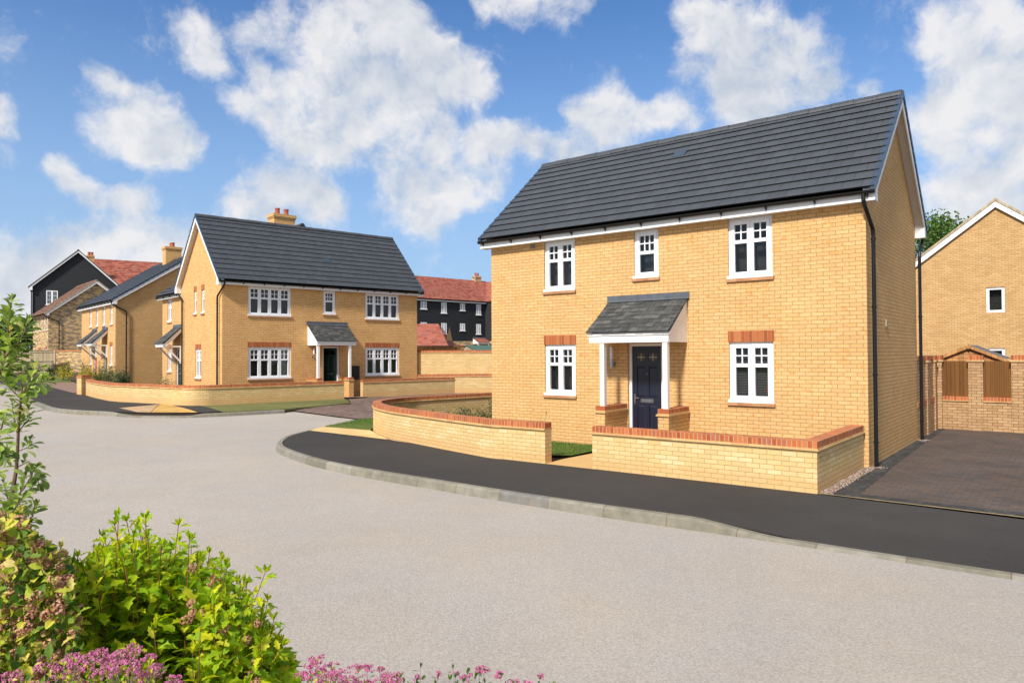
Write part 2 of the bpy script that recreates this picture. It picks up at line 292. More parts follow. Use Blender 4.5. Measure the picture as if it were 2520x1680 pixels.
def leaf_mat(name, stops, trans=.35, rough=.6):
    t = NT(name); g = t.nd('ShaderNodeNewGeometry'); c = t.ramp(g.outputs['Random Per Island'], stops); t.b.inputs['Specular IOR Level'].default_value = .3
    c = t.mix(1, c, t.rng(t.noise(g.outputs['Position'], 40, 3), .3, .7, .85, 1.15), 'MULTIPLY')
    t.col(c); t.set(rough, .3)
    tl = t.nd('ShaderNodeBsdfTranslucent'); t.link(t.mix(1, c, (1.25, 1.25, .6), 'MULTIPLY'), tl.inputs[0]); mx = t.nd('ShaderNodeMixShader'); mx.inputs[0].default_value = trans
    t.link(t.b.outputs[0], mx.inputs[1]); t.link(tl.outputs[0], mx.inputs[2]); t.link(mx.outputs[0], t.N['Material Output'].inputs[0])
leaf_mat('leaf_lime', [(0, (.17, .33, .012)), (.3, (.30, .46, .012)), (.7, (.46, .58, .012)), (.88, (.64, .64, .02)), (1, (.68, .64, .06))], .45)
leaf_mat('leaf_green', [(0, (.04, .11, .015)), (.5, (.08, .17, .02)), (1, (.15, .24, .03))], .35)
leaf_mat('leaf_olive', [(0, (.10, .19, .02)), (.3, (.26, .36, .03)), (.6, (.46, .50, .05)), (.85, (.64, .58, .08)), (1, (.62, .46, .2))], .35)
leaf_mat('leaf_sapling', [(0, (.09, .16, .035)), (.4, (.21, .31, .06)), (.75, (.38, .49, .12)), (.95, (.52, .6, .2)), (1, (.6, .42, .18))], .4, .35)
leaf_mat('leaf_dark', [(0, (.02, .045, .012)), (.5, (.04, .08, .018)), (1, (.08, .12, .03))], .25)
leaf_mat('leaf_tree', [(0, (.03, .07, .01)), (.5, (.07, .14, .02)), (1, (.14, .23, .04))], .3)
leaf_mat('leaf_variegated', [(0, (.04, .07, .012)), (.5, (.10, .13, .03)), (.8, (.35, .36, .15)), (1, (.45, .38, .12))], .2)
leaf_mat('leaf_yellow', [(0, (.30, .32, .02)), (.5, (.5, .46, .03)), (1, (.62, .5, .05))], .3)
leaf_mat('petal_pink', [(0, (.42, .10, .20)), (.5, (.60, .16, .36)), (.85, (.62, .30, .42)), (1, (.33, .13, .12))], .2, .8)
leaf_mat('seed_head', [(0, (.28, .12, .07)), (.5, (.44, .21, .13)), (1, (.58, .34, .22))], .1, .9)
leaf_mat('grass_blade', [(0, (.05, .12, .015)), (.5, (.10, .19, .025)), (1, (.19, .26, .06))], .3)
plain('bark', (.13, .085, .055), .85, .2, var=.3, sc_=40); plain('stem_red', (.26, .09, .045), .7, .3, var=.2); plain('twig_grey', (.22, .18, .15), .8)

# ------------------------------------------------------------------ mesh helpers
class MB:
    def __init__(s): s.v = []; s.f = []; s.uv = []; s.mi = []; s.m = 0
    def face(s, pts, uv=None):
        b = len(s.v); pts = [Vector(p) for p in pts]; s.v += pts; s.f.append(list(range(b, b + len(pts)))); s.mi.append(s.m)
        if uv is None:
            n = Vector((0, 0, 0))
            for i in range(len(pts)): n += pts[i].cross(pts[(i + 1) % len(pts)])
            ax, ay, az = abs(n.x), abs(n.y), abs(n.z)
            if az >= ax and az >= ay: uv = [(p.x, p.y) for p in pts]
            elif ax > ay: uv = [(p.y, p.z) for p in pts]
            else: uv = [(p.x, p.z) for p in pts]
        s.uv += uv
    def box(s, x0, x1, y0, y1, z0, z1):
        P = [(x, y, z) for z in (z0, z1) for y in (y0, y1) for x in (x0, x1)]
        for q in ((0, 2, 3, 1), (4, 5, 7, 6), (0, 1, 5, 4), (2, 6, 7, 3), (0, 4, 6, 2), (1, 3, 7, 5)): s.face([P[i] for i in q])
    def prism(s, poly, axis, a, b):   # poly in the plane of the two other axes, extruded along axis
        def P(p, t):
            return {'x': (t, p[0], p[1]), 'y': (p[0], t, p[1]), 'z': (p[0], p[1], t)}[axis]
        n = len(poly); s.face([P(p, a) for p in reversed(poly)]); s.face([P(p, b) for p in poly])
        for i in range(n): s.face([P(poly[i], a), P(poly[(i + 1) % n], a), P(poly[(i + 1) % n], b), P(poly[i], b)])
    def tube(s, path, r, n=8, cap=True):
        path = [Vector(p) for p in path]; rs = r if isinstance(r, (list, tuple)) else [r] * len(path); rings = []
        prev = None
        for i, p in enumerate(path):
            d = (path[min(i + 1, len(path) - 1)] - path[max(i - 1, 0)]).normalized()
            if prev is None: a = d.orthogonal().normalized()
            else: a = (prev - d * prev.dot(d)).normalized()
            prev = a; b = d.cross(a); base = len(s.v)
            s.v += [p + (a * math.cos(t) + b * math.sin(t)) * rs[i] for t in [2 * math.pi * k / n for k in range(n)]]
            rings.append(base)
        for i in range(len(rings) - 1):
            for k in range(n):
                s.f.append([rings[i] + k, rings[i] + (k + 1) % n, rings[i + 1] + (k + 1) % n, rings[i + 1] + k]); s.mi.append(s.m)
                s.uv += [(k * .02, i * .1)] * 4
        if cap:
            for rg, rev in ((rings[0], True), (rings[-1], False)):
                q = [rg + k for k in range(n)]; s.f.append(q[::-1] if rev else q); s.mi.append(s.m); s.uv += [(0, 0)] * n
    def build(s, name, mats, parent=None, smooth=False, merge=False):
        me = bpy.data.meshes.new(name); me.from_pydata([tuple(v) for v in s.v], [], s.f)
        if isinstance(mats, str): mats = [mats]
        for m in mats: me.materials.append(MATS[m])
        uvl = me.uv_layers.new(name='UVMap')
        flat = [c for uv in s.uv for c in uv]
        uvl.data.foreach_set('uv', flat); me.polygons.foreach_set('material_index', s.mi)
        if smooth: me.polygons.foreach_set('use_smooth', [True] * len(s.f))
        me.update()
        o = bpy.data.objects.new(name, me); COL.objects.link(o)
        if parent: o.parent = parent
        return o
def tag(o, label=None, cat=None, group=None, kind=None):
    if label: o['label'] = label
    if cat: o['category'] = cat
    if group: o['group'] = group
    if kind: o['kind'] = kind
    return o
def thing(name, label, cat, loc=(0, 0, 0), rz=0, group=None):
    o = bpy.data.objects.new(name, None); COL.objects.link(o); o.location = loc; o.rotation_euler = (0, 0, rz); o.empty_display_size = .3
    return tag(o, label, cat, group)

# ------------------------------------------------------------------ terrain height
A0 = Vector((6.4231, 12.8790)); AU = Vector((-.78589, .61836)); AV = Vector((.61836, .78589))
B1 = Vector((-11.7275, 28.8180)); BU = Vector((.74369, .66853)); BV = Vector((-.66853, .74369))
def hh(x, y):
    v = (Vector((x, y)) - B1).dot(BV)
    if v < -9: return 0.
    if v < -2: t = (v + 9) / 7; return .2 * t * t * (3 - 2 * t)
    if v < 8: return .2
    return .2 + .02 * (min(v, 60) - 8)
def AA(u, v): return A0 + AU * u + AV * v
def BB(u, v): return B1 + BU * u + BV * v
def sheet(name, poly, off, mat, grid=1.5, zf=None, kind='structure', skirt=0):
    poly = [Vector(p[:2]) for p in poly]; pts = []; 
    for i, p in enumerate(poly):
        q = poly[(i + 1) % len(poly)]; n = max(1, int((q - p).length / grid))
        pts += [p.lerp(q, k / n) for k in range(n)]
    nb = len(pts); xs = [p.x for p in poly]; ys = [p.y for p in poly]
    def inside(x, y):
        c = False; j = len(poly) - 1
        for i in range(len(poly)):
            a, b = poly[i], poly[j]
            if (a.y > y) != (b.y > y) and x < (b.x - a.x) * (y - a.y) / (b.y - a.y) + a.x: c = not c
            j = i
        return c
    x = min(xs) + grid / 2; 
    while x < max(xs):
        y = min(ys) + grid / 2
        while y < max(ys):
            if inside(x, y) and min(((p.x - x) ** 2 + (p.y - y) ** 2) for p in pts[:nb]) > (grid * .3) ** 2: pts.append(Vector((x, y)))
            y += grid
        x += grid
    vs, es, fs, *_ = delaunay_2d_cdt(pts, [(i, (i + 1) % nb) for i in range(nb)], [list(range(nb))], 1, 1e-5)
    mb = MB(); mb.v = [Vector((p.x, p.y, (hh(p.x, p.y) if zf is None else zf(p.x, p.y)) + off)) for p in vs]
    for f in fs:
        f = list(f); a, b, c = [vs[i] for i in f[:3]]
        if (b - a).cross(c - a) < 0: f.reverse()
        mb.f.append(f); mb.mi.append(0); mb.uv += [(vs[i].x, vs[i].y) for i in f]
    if skirt:
        for i in range(nb):
            a, b = mb.v[i], mb.v[(i + 1) % nb]; dz = Vector((0, 0, skirt)); mb.face([a, a - dz, b - dz, b])
    o = mb.build(name, mat); tag(o, kind=kind); return o
# ------------------------------------------------------------------ building kit
class Plane:   # a wall plane in house coordinates: s along, z up, d outwards
    def __init__(s, org, sd, nd): s.o = Vector(org); s.s = Vector(sd); s.n = Vector(nd)
    def P(s, a, z, d=0): return s.o + s.s * a + s.n * d + Vector((0, 0, z))
def pface(mb, pl, pts, d=0, uvo=(0, 0), flip=None):   # pts (s,z)
    q = [pl.P(a, z, d) for a, z in pts]; uv = [(a + uvo[0], z + uvo[1]) for a, z in pts]
    n = (q[1] - q[0]).cross(q[2] - q[0])
    if n.dot(pl.n) < 0: q.reverse(); uv.reverse()
    mb.face(q, uv)
def pbox(mb, pl, s0, s1, z0, z1, d0, d1):
    P = [pl.P(a, z, d) for z in (z0, z1) for d in (d0, d1) for a in (s0, s1)]
    U = [(a, z) for z in (z0, z1) for d in (d0, d1) for a in (s0, s1)]
    c = sum(P, Vector()) / 8
    for q in ((0, 1, 3, 2), (4, 5, 7, 6), (0, 1, 5, 4), (2, 3, 7, 6), (0, 2, 6, 4), (1, 3, 7, 5)):
        f = [P[i] for i in q]; n = (f[1] - f[0]).cross(f[2] - f[0]); m = sum(f, Vector()) / 4
        ax = abs(n.normalized().dot(pl.s)); 
        if ax > .7: uv = [((P[i] - pl.o).dot(pl.n), P[i].z) for i in q]
        elif abs(n.normalized().z) > .7: uv = [((P[i] - pl.o).dot(pl.s), (P[i] - pl.o).dot(pl.n)) for i in q]
        else: uv = [((P[i] - pl.o).dot(pl.s), P[i].z) for i in q]
        if n.dot(m - c) < 0: f.reverse(); uv.reverse()
        mb.face(f, uv)
def wall_face(mb, pl, s0, s1, z0, z1, holes=(), apex=None, reveal=.1, uvo=0):
    ss = sorted({s0, s1, *[h[0] for h in holes], *[h[1] for h in holes]}); zs = sorted({z0, z1, *[min(h[3], z1) for h in holes], *[h[2] for h in holes]})
    for i in range(len(ss) - 1):
        for j in range(len(zs) - 1):
            a, b, c, d = ss[i], ss[i + 1], zs[j], zs[j + 1]
            if any(h[0] <= a + 1e-6 and b - 1e-6 <= h[1] and h[2] <= c + 1e-6 and d - 1e-6 <= h[3] for h in holes): continue
            pface(mb, pl, [(a, c), (b, c), (b, d), (a, d)], uvo=(uvo, 0))
    if apex: pface(mb, pl, [(s0, z1), (s1, z1), (s1, apex[2]), apex[:2], (s0, apex[2])], uvo=(uvo, 0))
    for (a, b, c, d) in holes:
        for p, q in (((a, c), (a, d)), ((b, d), (b, c)), ((a, d), (b, d)), ((b, c), (a, c))):
            mb.face([pl.P(*p), pl.P(*q), pl.P(*q, -reveal), pl.P(*p, -reveal)], [(p[0], p[1]), (q[0], q[1]), (q[0] + reveal, q[1]), (p[0] + reveal, p[1])])
def window(pl, parent, s0, s1, z0, z1, lights=2, cols=2, rows=2, rec=.05, curtain='curtain_dark', lintel=False, sill=True, trans=.61, blind=False, ew=.12, plain_pane=False, lintel_mat='brick_lintel', dec=None):
    f = MB(); fo = ew * .47; d1 = -rec; d0 = -rec - .07
    pbox(f, pl, s0, s0 + fo, z0, z1, d0, d1); pbox(f, pl, s1 - fo, s1, z0, z1, d0, d1)
    pbox(f, pl, s0 + fo, s1 - fo, z1 - fo, z1, d0, d1); pbox(f, pl, s0 + fo, s1 - fo, z0, z0 + fo, d0, d1)
    g = MB(); W = s1 - s0 - 2 * fo; lw = W / lights; sw = ew - fo; zi0, zi1 = z0 + fo, z1 - fo
    zt = z0 + (z1 - z0) * trans
    for i in range(lights):
        a, b = s0 + fo + i * lw + .003, s0 + fo + (i + 1) * lw - .003
        e0, e1 = d0 + .005, d1 + .012
        pbox(f, pl, a, a + sw, zi0, zi1, e0, e1); pbox(f, pl, b - sw, b, zi0, zi1, e0, e1)
        pbox(f, pl, a + sw, b - sw, zi1 - sw, zi1, e0, e1); pbox(f, pl, a + sw, b - sw, zi0, zi0 + sw, e0, e1)
        if not plain_pane:
            pbox(f, pl, a + sw, b - sw, zt - .035, zt + .035, e0, e1)
            for k in range(1, cols):
                x = a + sw + (b - a - 2 * sw) * k / cols; pbox(f, pl, x - .011, x + .011, zt + .035, zi1 - sw, d0 + .03, d1 - .005)
            for k in range(1, rows):
                z = zt + .035 + (zi1 - sw - zt - .035) * k / rows; pbox(f, pl, a + sw, b - sw, z - .011, z + .011, d0 + .032, d1 - .007)
        pface(g, pl, [(a + sw, zi0 + sw), (b - sw, zi0 + sw), (b - sw, zi1 - sw), (a + sw, zi1 - sw)], d0 + .03)
    w = f.build('window', 'white_upvc', parent)
    g.build('pane', 'glass', w)
    c = MB(); pface(c, pl, [(s0 + .02, z0 + .02), (s1 - .02, z0 + .02), (s1 - .02, z1 - .02), (s0 + .02, z1 - .02)], -rec - .3)
    for a_, b_, in ((s0 + .02, s0 + .02), (s1 - .02, s1 - .02)): c.face([pl.P(a_, z0 + .02, d0), pl.P(a_, z1 - .02, d0), pl.P(a_, z1 - .02, -rec - .3), pl.P(a_, z0 + .02, -rec - .3)])
    for z in (z0 + .02, z1 - .02): c.face([pl.P(s0 + .02, z, d0), pl.P(s1 - .02, z, d0), pl.P(s1 - .02, z, -rec - .3), pl.P(s0 + .02, z, -rec - .3)])
    c.build('curtain', curtain, w)
    if blind:
        bl = MB(); z = z0 + .12
        while z < z1 - .1:
            bl.face([pl.P(s0 + .08, z, d0 - .03), pl.P(s1 - .08, z, d0 - .03), pl.P(s1 - .08, z + .012, d0 - .05), pl.P(s0 + .08, z + .012, d0 - .05)]); z += .033
        bl.build('blind', 'blind_slat', w)
    if dec: dec(w)
    if sill:
        m = MB(); pbox(m, pl, s0 - .015, s1 + .015, z0 - .012, z0 + .045, d0, .03); m.build('sill', 'white_upvc', w)
        m = MB(); pbox(m, pl, s0 - .03, s1 + .03, z0 - .075, z0 - .012, -.08, .045); m.build('tile_sill', 'sill_tile', w)
    if lintel:
        m = MB(); pbox(m, pl, s0 - .02, s1 + .02, z1 + .002, z1 + .222, -.09, .004); m.build('lintel', lintel_mat, w)
    return w
def slope(mb, x0, x1, lo, hi, n, lift=.034, over=.03):   # lo, hi = (y,z)
    lo = Vector((lo[0], lo[1])); hi = Vector((hi[0], hi[1])); d = hi - lo; Ln = d.length; d.normalize()
    nrm = Vector((-d.y, d.x)) if (d.x > 0) else Vector((d.y, -d.x))
    g = Ln / n
    for i in range(n):
        a = lo + d * (g * i - (0 if i == 0 else 0)) + nrm * lift; b = lo + d * min(g * (i + 1) + over, Ln) + nrm * .004
        off = 0 if i % 2 else .5
        v0 = i * .3 + .002; v1 = v0 + .296
        mb.face([(x0, a.x, a.y), (x1, a.x, a.y), (x1, b.x, b.y), (x0, b.x, b.y)], [(x0, v0), (x1, v0), (x1, v1), (x0, v1)])
        c = lo + d * (g * i) + nrm * -.004
        c2 = c + d * .018   # the tile's leading edge is undercut
        mb.face([(x0, c2.x, c2.y), (x1, c2.x, c2.y), (x1, a.x, a.y), (x0, a.x, a.y)], [(x0, v0 - .004), (x1, v0 - .004), (x1, v0 - .002), (x0, v0 - .002)])  # edge mapped to the dark joint colour, painting in each course's step shadow
def ridge(mb, x0, x1, y, z, seg=.46, w=.13, h=.10):
    n = max(1, round((x1 - x0) / seg)); g = (x1 - x0) / n
    for i in range(n):
        a = x0 + i * g; b = a + g - .008; l = .006 * (i % 2)
        mb.prism([(y - w, z - h + l), (y - w * .8, z - h * .4 + l), (y - w * .25, z + .035 + l), (y + w * .25, z + .035 + l), (y + w * .8, z - h * .4 + l), (y + w, z - h + l)], 'x', a, b)
def gable_roof(parent, x0, x1, L0, L1, yf, ze, yr, zr, yb, n, mat='roof_tile', rmat=None, zs=None, wall_y0=0, wall_y1=None, verge=(True, True), verge_mat='verge_plastic', rake_drop=.2, back_n=None, board='white_paint', ends=(True, True)):
    """x0..x1 roof extent, L0..L1 gable wall faces, yf/ze front tile edge, yr/zr ridge, yb back edge"""
    m = MB(); slope(m, x0, x1, (yf, ze), (yr, zr), n); slope(m, x0, x1, (yb, ze), (yr, zr), back_n or n)
    rf = m.build('roof', mat, parent)
    m = MB(); ridge(m, x0, x1, yr, zr + .03); m.build('ridge', rmat or mat, rf)
    sl = (zr - ze) / (yr - yf); sb = (zr - ze) / (yb - yr)
    for k, (xa, xo) in enumerate(((L0, x0), (L1, x1))):
        if not ends[k]: continue
        sg = -1 if k == 0 else 1
        if verge[k]:
            m = MB()
            for (ya, yb_, nn) in ((yf, yr, n), (yb, yr, back_n or n)):
                for i in range(nn):
                    t0, t1 = i / nn, (i + 1) / nn + .012
                    p0 = (ya + (yb_ - ya) * t0, ze + (zr - ze) * t0); p1 = (ya + (yb_ - ya) * t1, ze + (zr - ze) * t1)
                    poly = [(p0[0], p0[1] - .055), (p1[0], p1[1] - .085), (p1[0], p1[1] + .018), (p0[0], p0[1] + .05)]
                    if ya > yb_: poly.reverse()
                    m.prism(poly, 'x', min(xo - sg * .07, xo + sg * .025), max(xo - sg * .07, xo + sg * .025))
            m.build('verge', verge_mat, rf)
        # barge board with its box end, and the sloping soffit behind it
        m = MB(); zsz = zs if zs is not None else ze - .25
        wy1 = wall_y1 if wall_y1 is not None else yb
        def un(y): return ze - .05 + (y - yf) * sl if y < yr else ze - .05 + (yb - y) * sb
        yi0, yi1 = wall_y0 + .03, wy1 - .03
        poly = [(yf + .06, zsz), (yf + .06, un(yf + .06)), (yr, un(yr)), (yb - .06, un(yb - .06)), (yb - .06, zsz), (yi1, zsz), (yi1, un(yi1) - rake_drop), (yr, un(yr) - rake_drop * 1.15), (yi0, un(yi0) - rake_drop), (yi0, zsz)]
        xb0, xb1 = (xo - .0, xo + .022) if k == 0 else (xo - .022, xo)
        # split the concave outline into convex pieces
        q = poly
        for piece in ([q[0], q[1], (yi0, un(yi0)), q[8], q[9]], [(yi0, un(yi0)), q[2], q[7], q[8]], [q[2], (yi1, un(yi1)), q[6], q[7]], [(yi1, un(yi1)), q[3], q[4], q[5], q[6]]):
            m.prism(piece, 'x', xb0, xb1)
        m.build('barge_board', board, rf)
        for (ya, y2) in ((yf + .062, yi0), (yi1, yb - .062)):
            m = MB(); a, b = sorted((xa, xo - sg * .023)); m.prism([(ya, zsz + .002), (y2, zsz + .002), (y2, un(y2) - .02), (ya, un(ya) - .02)], 'x', a, b); m.build('box_end', board, rf)
        m = MB(); a, b = sorted((xa, xo - sg * .022))
        for (ya, y2) in ((wall_y0, yr), (yr, wy1)):
            za, z2 = un(ya) - rake_drop * .55, un(y2) - rake_drop * .55
            m.prism([(ya, za - .012), (y2, z2 - .012), (y2, z2), (ya, za)], 'x', a, b)
        m.build('soffit', 'soffit_paint', rf)
    return rf
def eaves(parent, x0, x1, yf, ze, zs, wall_y, brackets=True, gutter_r=.056, side=1, fas='white_paint'):
    """front eaves: fascia, flat soffit, gutter. side=1 front (y negative), -1 back"""
    s = side
    m = MB(); a, b = sorted((yf + .06 * s, yf + .085 * s)); m.box(x0, x1, a, b, zs, ze - .02); fa = m.build('fascia', fas, parent)
    m = MB(); a, b = sorted((yf + .085 * s, wall_y)); m.box(x0, x1, a, b, zs + .004, zs + .018); m.build('soffit', 'soffit_paint', fa)
    m = MB(); r = gutter_r; cy, cz = yf - .0 * s, ze - .035
    poly = [(cy + r * math.cos(t) * 1, cz + r * math.sin(t)) for t in [math.pi + k * math.pi / 7 for k in range(8)]]
    poly += [(cy + r * .85, cz + .004), (cy - r * .85, cz + .004)]
    m.prism(poly, 'x', x0 - .01, x1 + .01)
    g = m.build('gutter', 'black_plastic', parent)
    if brackets:
        n = max(2, int((x1 - x0) / .78)); first = None
        for i in range(n):
            x = x0 + .12 + (x1 - x0 - .24) * i / (n - 1)
            if first is None:
                m = MB(); a, b = sorted((cy - r * .2 * s, yf + .06 * s)); 
                m.prism([(cy - .045 * s, cz - r - .006), (cy + .01, cz - r - .03), (yf + .06 * s, cz - r - .055), (yf + .06 * s, cz - .02), (cy - .045 * s, cz - r + .01)], 'x', -.012, .012)
                first = m.build('bracket', 'black_plastic', g); first.location.x = x
            else:
                c = first.copy(); COL.objects.link(c); c.parent = g; c.location.x = x
    return fa, g
def pipe(parent, path, r=.036, clips=(), n='downpipe', clipdir=(0, 1, 0), mat='black_plastic'):
    m = MB(); m.tube(path, r, 10)
    a, b = Vector(path[-2]), Vector(path[-1])
    for z in clips:
        p = Vector((b.x, b.y, z)); m.tube([p - Vector((0, 0, .02)), p + Vector((0, 0, .02))], r + .008, 10)
        q = p + Vector(clipdir) * .09; m.tube([p, q], .012, 5)
    o = m.build(n, mat, parent, smooth=False)
    return o
def chimney(parent, x0, x1, y0, y1, z0, z1, pots=2, brick='brick_yellow_deep', pot_h=.3):
    m = MB(); m.box(x0, x1, y0, y1, z0, z1 - .22); e = .03
    m.box(x0 - e, x1 + e, y0 - e, y1 + e, z1 - .22, z1 - .15); m.box(x0 - 2 * e, x1 + 2 * e, y0 - 2 * e, y1 + 2 * e, z1 - .15, z1)
    c = m.build('chimney', brick, parent)
    for i in range(pots):
        x = x0 + (x1 - x0) * (.5 + (i - (pots - 1) / 2) * .42 if pots == 2 else .5); y = (y0 + y1) / 2
        m = MB(); m.tube([(x, y, z1), (x, y, z1 + pot_h * .8), (x, y, z1 + pot_h * .82), (x, y, z1 + pot_h)], [.125, .11, .13, .13], 14); m.build('chimney_pot', 'terracotta', c, smooth=False)
    return c
def panel_door(pl, parent, s0, s1, z0, z1, mat, fw_=.06, rec=.07, handle_left=True, glass=True, name='door', bar='brass_strip'):
    f = MB(); pbox(f, pl, s0, s0 + fw_, z0, z1, -rec - .07, -rec); pbox(f, pl, s1 - fw_, s1, z0, z1, -rec - .07, -rec); pbox(f, pl, s0 + fw_, s1 - fw_, z1 - fw_, z1, -rec - .07, -rec)
    a, b, t = s0 + fw_, s1 - fw_, z1 - fw_
    d = MB(); dd = -rec - .035; W = b - a; H = t - z0
    cols = [(a + W * .16, a + W * .44), (a + W * .56, a + W * .84)]
    rows = [(z0 + H * .08, z0 + H * .39), (z0 + H * .475, z0 + H * .785), (z0 + H * .845, z0 + H * .925)]
    holes = [(c[0], c[1], r[0], r[1]) for c in cols for r in rows]
    wall_face(d, Plane(pl.P(0, 0, dd), pl.s, pl.n), a, b, z0, t, [(h[0], h[1], h[2], h[3]) for h in holes], reveal=.014)
    for i, h in enumerate(holes):
        if i % 3 == 2: continue
        e = .03; q0 = [(h[0], h[2]), (h[1], h[2]), (h[1], h[3]), (h[0], h[3])]; q1 = [(h[0] + e, h[2] + e), (h[1] - e, h[2] + e), (h[1] - e, h[3] - e), (h[0] + e, h[3] - e)]
        for k in range(4):
            p, q = q0[k], q0[(k + 1) % 4]; r, s_ = q1[(k + 1) % 4], q1[k]
            d.face([pl.P(*p, dd - .014), pl.P(*q, dd - .014), pl.P(*r, dd - .003), pl.P(*s_, dd - .003)], [p, q, r, s_])
        pface(d, pl, q1, dd - .003)
    dr = d.build(name, mat, parent); f.build('door_frame', 'white_upvc', dr)
    if glass:
        for i, h in enumerate(holes):
            if i % 3 == 2:
                g = MB(); gb = MB(); pface(g, pl, [(h[0], h[2]), (h[1], h[2]), (h[1], h[3]), (h[0], h[3])], dd - .012)
                cx, cz = (h[0] + h[1]) / 2, (h[2] + h[3]) / 2
                pbox(gb, pl, cx - .004, cx + .004, h[2], h[3], dd - .011, dd - .006); pbox(gb, pl, h[0], h[1], cz - .004, cz + .004, dd - .011, dd - .0065)
                gl_ = g.build('door_glass', 'curtain_dark', dr); gb.build('glazing_bar', bar, dr)
    hx = a + .06 if handle_left else b - .06
    m = MB(); pbox(m, pl, hx - .016, hx + .016, z0 + H * .39, z0 + H * .5, dd, dd + .012); pbox(m, pl, hx - .01, hx + .12 if handle_left else hx + .01, z0 + H * .455, z0 + H * .467, dd + .03, dd + .045); pbox(m, pl, hx - .008, hx + .008, z0 + H * .453, z0 + H * .469, dd + .012, dd + .045)
    m.build('handle', 'steel', dr)
    m = MB(); cx = (a + b) / 2; pbox(m, pl, cx - .155, cx + .155, z0 + H * .415, z0 + H * .455, dd, dd + .012); lp = m.build('letter_plate', 'steel', dr)
    m = MB(); pbox(m, pl, cx - .13, cx + .13, z0 + H * .423, z0 + H * .447, dd + .012, dd + .016); m.build('flap', 'lead', dr)
    m = MB(); pbox(m, pl, cx - .008, cx + .008, z0 + H * .71, z0 + H * .718, dd, dd + .008); m.build('spyhole', 'steel', dr)
    return dr
def lean_canopy(pl, parent, s0, s1, depth, zb, zf, zt, flash=.14, posts=None, brackets=None, n=8, cheeks=True):
    """pitched slate porch canopy on a wall: fascia zb..zf at depth, slates up to zt at the wall"""
    m = MB(); lo, hi = (depth + .07, zf + .005), (.0, zt); g = (hi[1] - lo[1]) / n
    rnd = random.Random(3)
    for i in range(n):
        d0 = lo[0] + (hi[0] - lo[0]) * i / n; d1 = lo[0] + (hi[0] - lo[0]) * min(1, (i + 1.1) / n); z0 = lo[1] + g * i; z1 = lo[1] + g * min(n, i + 1.1)
        x = s0 - .04 - rnd.random() * .1
        while x < s1 + .04:
            x2 = min(x + .2, s1 + .04 + rnd.uniform(-.012, .012)); xa = max(x, s0 - .04 + rnd.uniform(-.012, .012)); j = rnd.uniform(.014, .026); dj = rnd.uniform(-.01, .012)
            if x2 - xa > .02:
                P = [pl.P(xa + .002, z0 + j, d0 + dj), pl.P(x2 - .002, z0 + j, d0 + dj), pl.P(x2 - .002, z1 + .003, d1), pl.P(xa + .002, z1 + .003, d1)]
                uv = [(xa + i * 7.3, 0), (x2 + i * 7.3, 0), (x2 + i * 7.3, .13), (xa + i * 7.3, .13)]
                m.face(P, uv); m.face([pl.P(xa + .002, z0 - .002, d0 + dj), pl.P(x2 - .002, z0 - .002, d0 + dj), P[1], P[0]], [(xa, 0), (x2, 0), (x2, .01), (xa, .01)])
            x += .2
    m.face([pl.P(s0 - .035, lo[1] - .004, lo[0] - .01), pl.P(s1 + .035, lo[1] - .004, lo[0] - .01), pl.P(s1 + .035, hi[1] - .01, 0.001), pl.P(s0 - .035, hi[1] - .01, 0.001)])
    c = m.build('porch_canopy', 'slate', parent)
    m = MB(); m.face([pl.P(s0 - .06, zt - .01, .06), pl.P(s1 + .06, zt - .01, .06), pl.P(s1 + .06, zt + .03, .012), pl.P(s0 - .06, zt + .03, .012)]); pbox(m, pl, s0 - .06, s1 + .06, zt + .02, zt + flash, 0, .012); m.build('flashing', 'lead', c)
    m = MB(); pbox(m, pl, s0, s1, zb, zf - .035, depth - .03, depth); pbox(m, pl, s0 - .02, s1 + .02, zf - .06, zf - .005, depth - .02, depth + .025); m.build('fascia', 'white_paint', c)
    if cheeks:
        for x in (s0, s1):
            m = MB(); x0, x1 = (x, x + .025) if x == s0 else (x - .025, x)
            poly = [(.0, zb), (depth - .03, zb), (depth - .03, zf - .04), (0, zt - .05)]
            a = [pl.P(x0, z, d) for d, z in poly]; b = [pl.P(x1, z, d) for d, z in poly]
            m.face(a); m.face(b[::-1])
            for k in range(4): m.face([a[k], a[(k + 1) % 4], b[(k + 1) % 4], b[k]])
            m.build('cheek', 'white_paint', c)
        m = MB(); pbox(m, pl, s0 + .025, s1 - .025, zb + .01, zb + .02, 0, depth - .03); m.build('soffit', 'soffit_paint', c)
    else:   # open rake boards
        for x in (s0, s1 - .03):
            m = MB(); a = [pl.P(x, z, d) for d, z in ((0, zt - .03), (depth, zf - .03), (depth, zb), (depth - .12, zb), (0, zt - .2))]; b = [p + pl.s * .03 for p in a]
            m.face(a); m.face(b[::-1])
            for k in range(5): m.face([a[k], a[(k + 1) % 5], b[(k + 1) % 5], b[k]])
            m.build('rafter', 'white_paint', c)
        m = MB(); m.face([pl.P(s0 + .03, zf - .05, depth - .03), pl.P(s1 - .03, zf - .05, depth - .03), pl.P(s1 - .03, zt - .06, .01), pl.P(s0 + .03, zt - .06, .01)]); m.build('soffit', 'soffit_paint', c)
    if posts:
        for x, z0 in posts:
            m = MB(); pbox(m, pl, x - .052, x + .052, z0, zb + .01, depth - .125, depth - .02); m.build('post', 'white_paint', c)
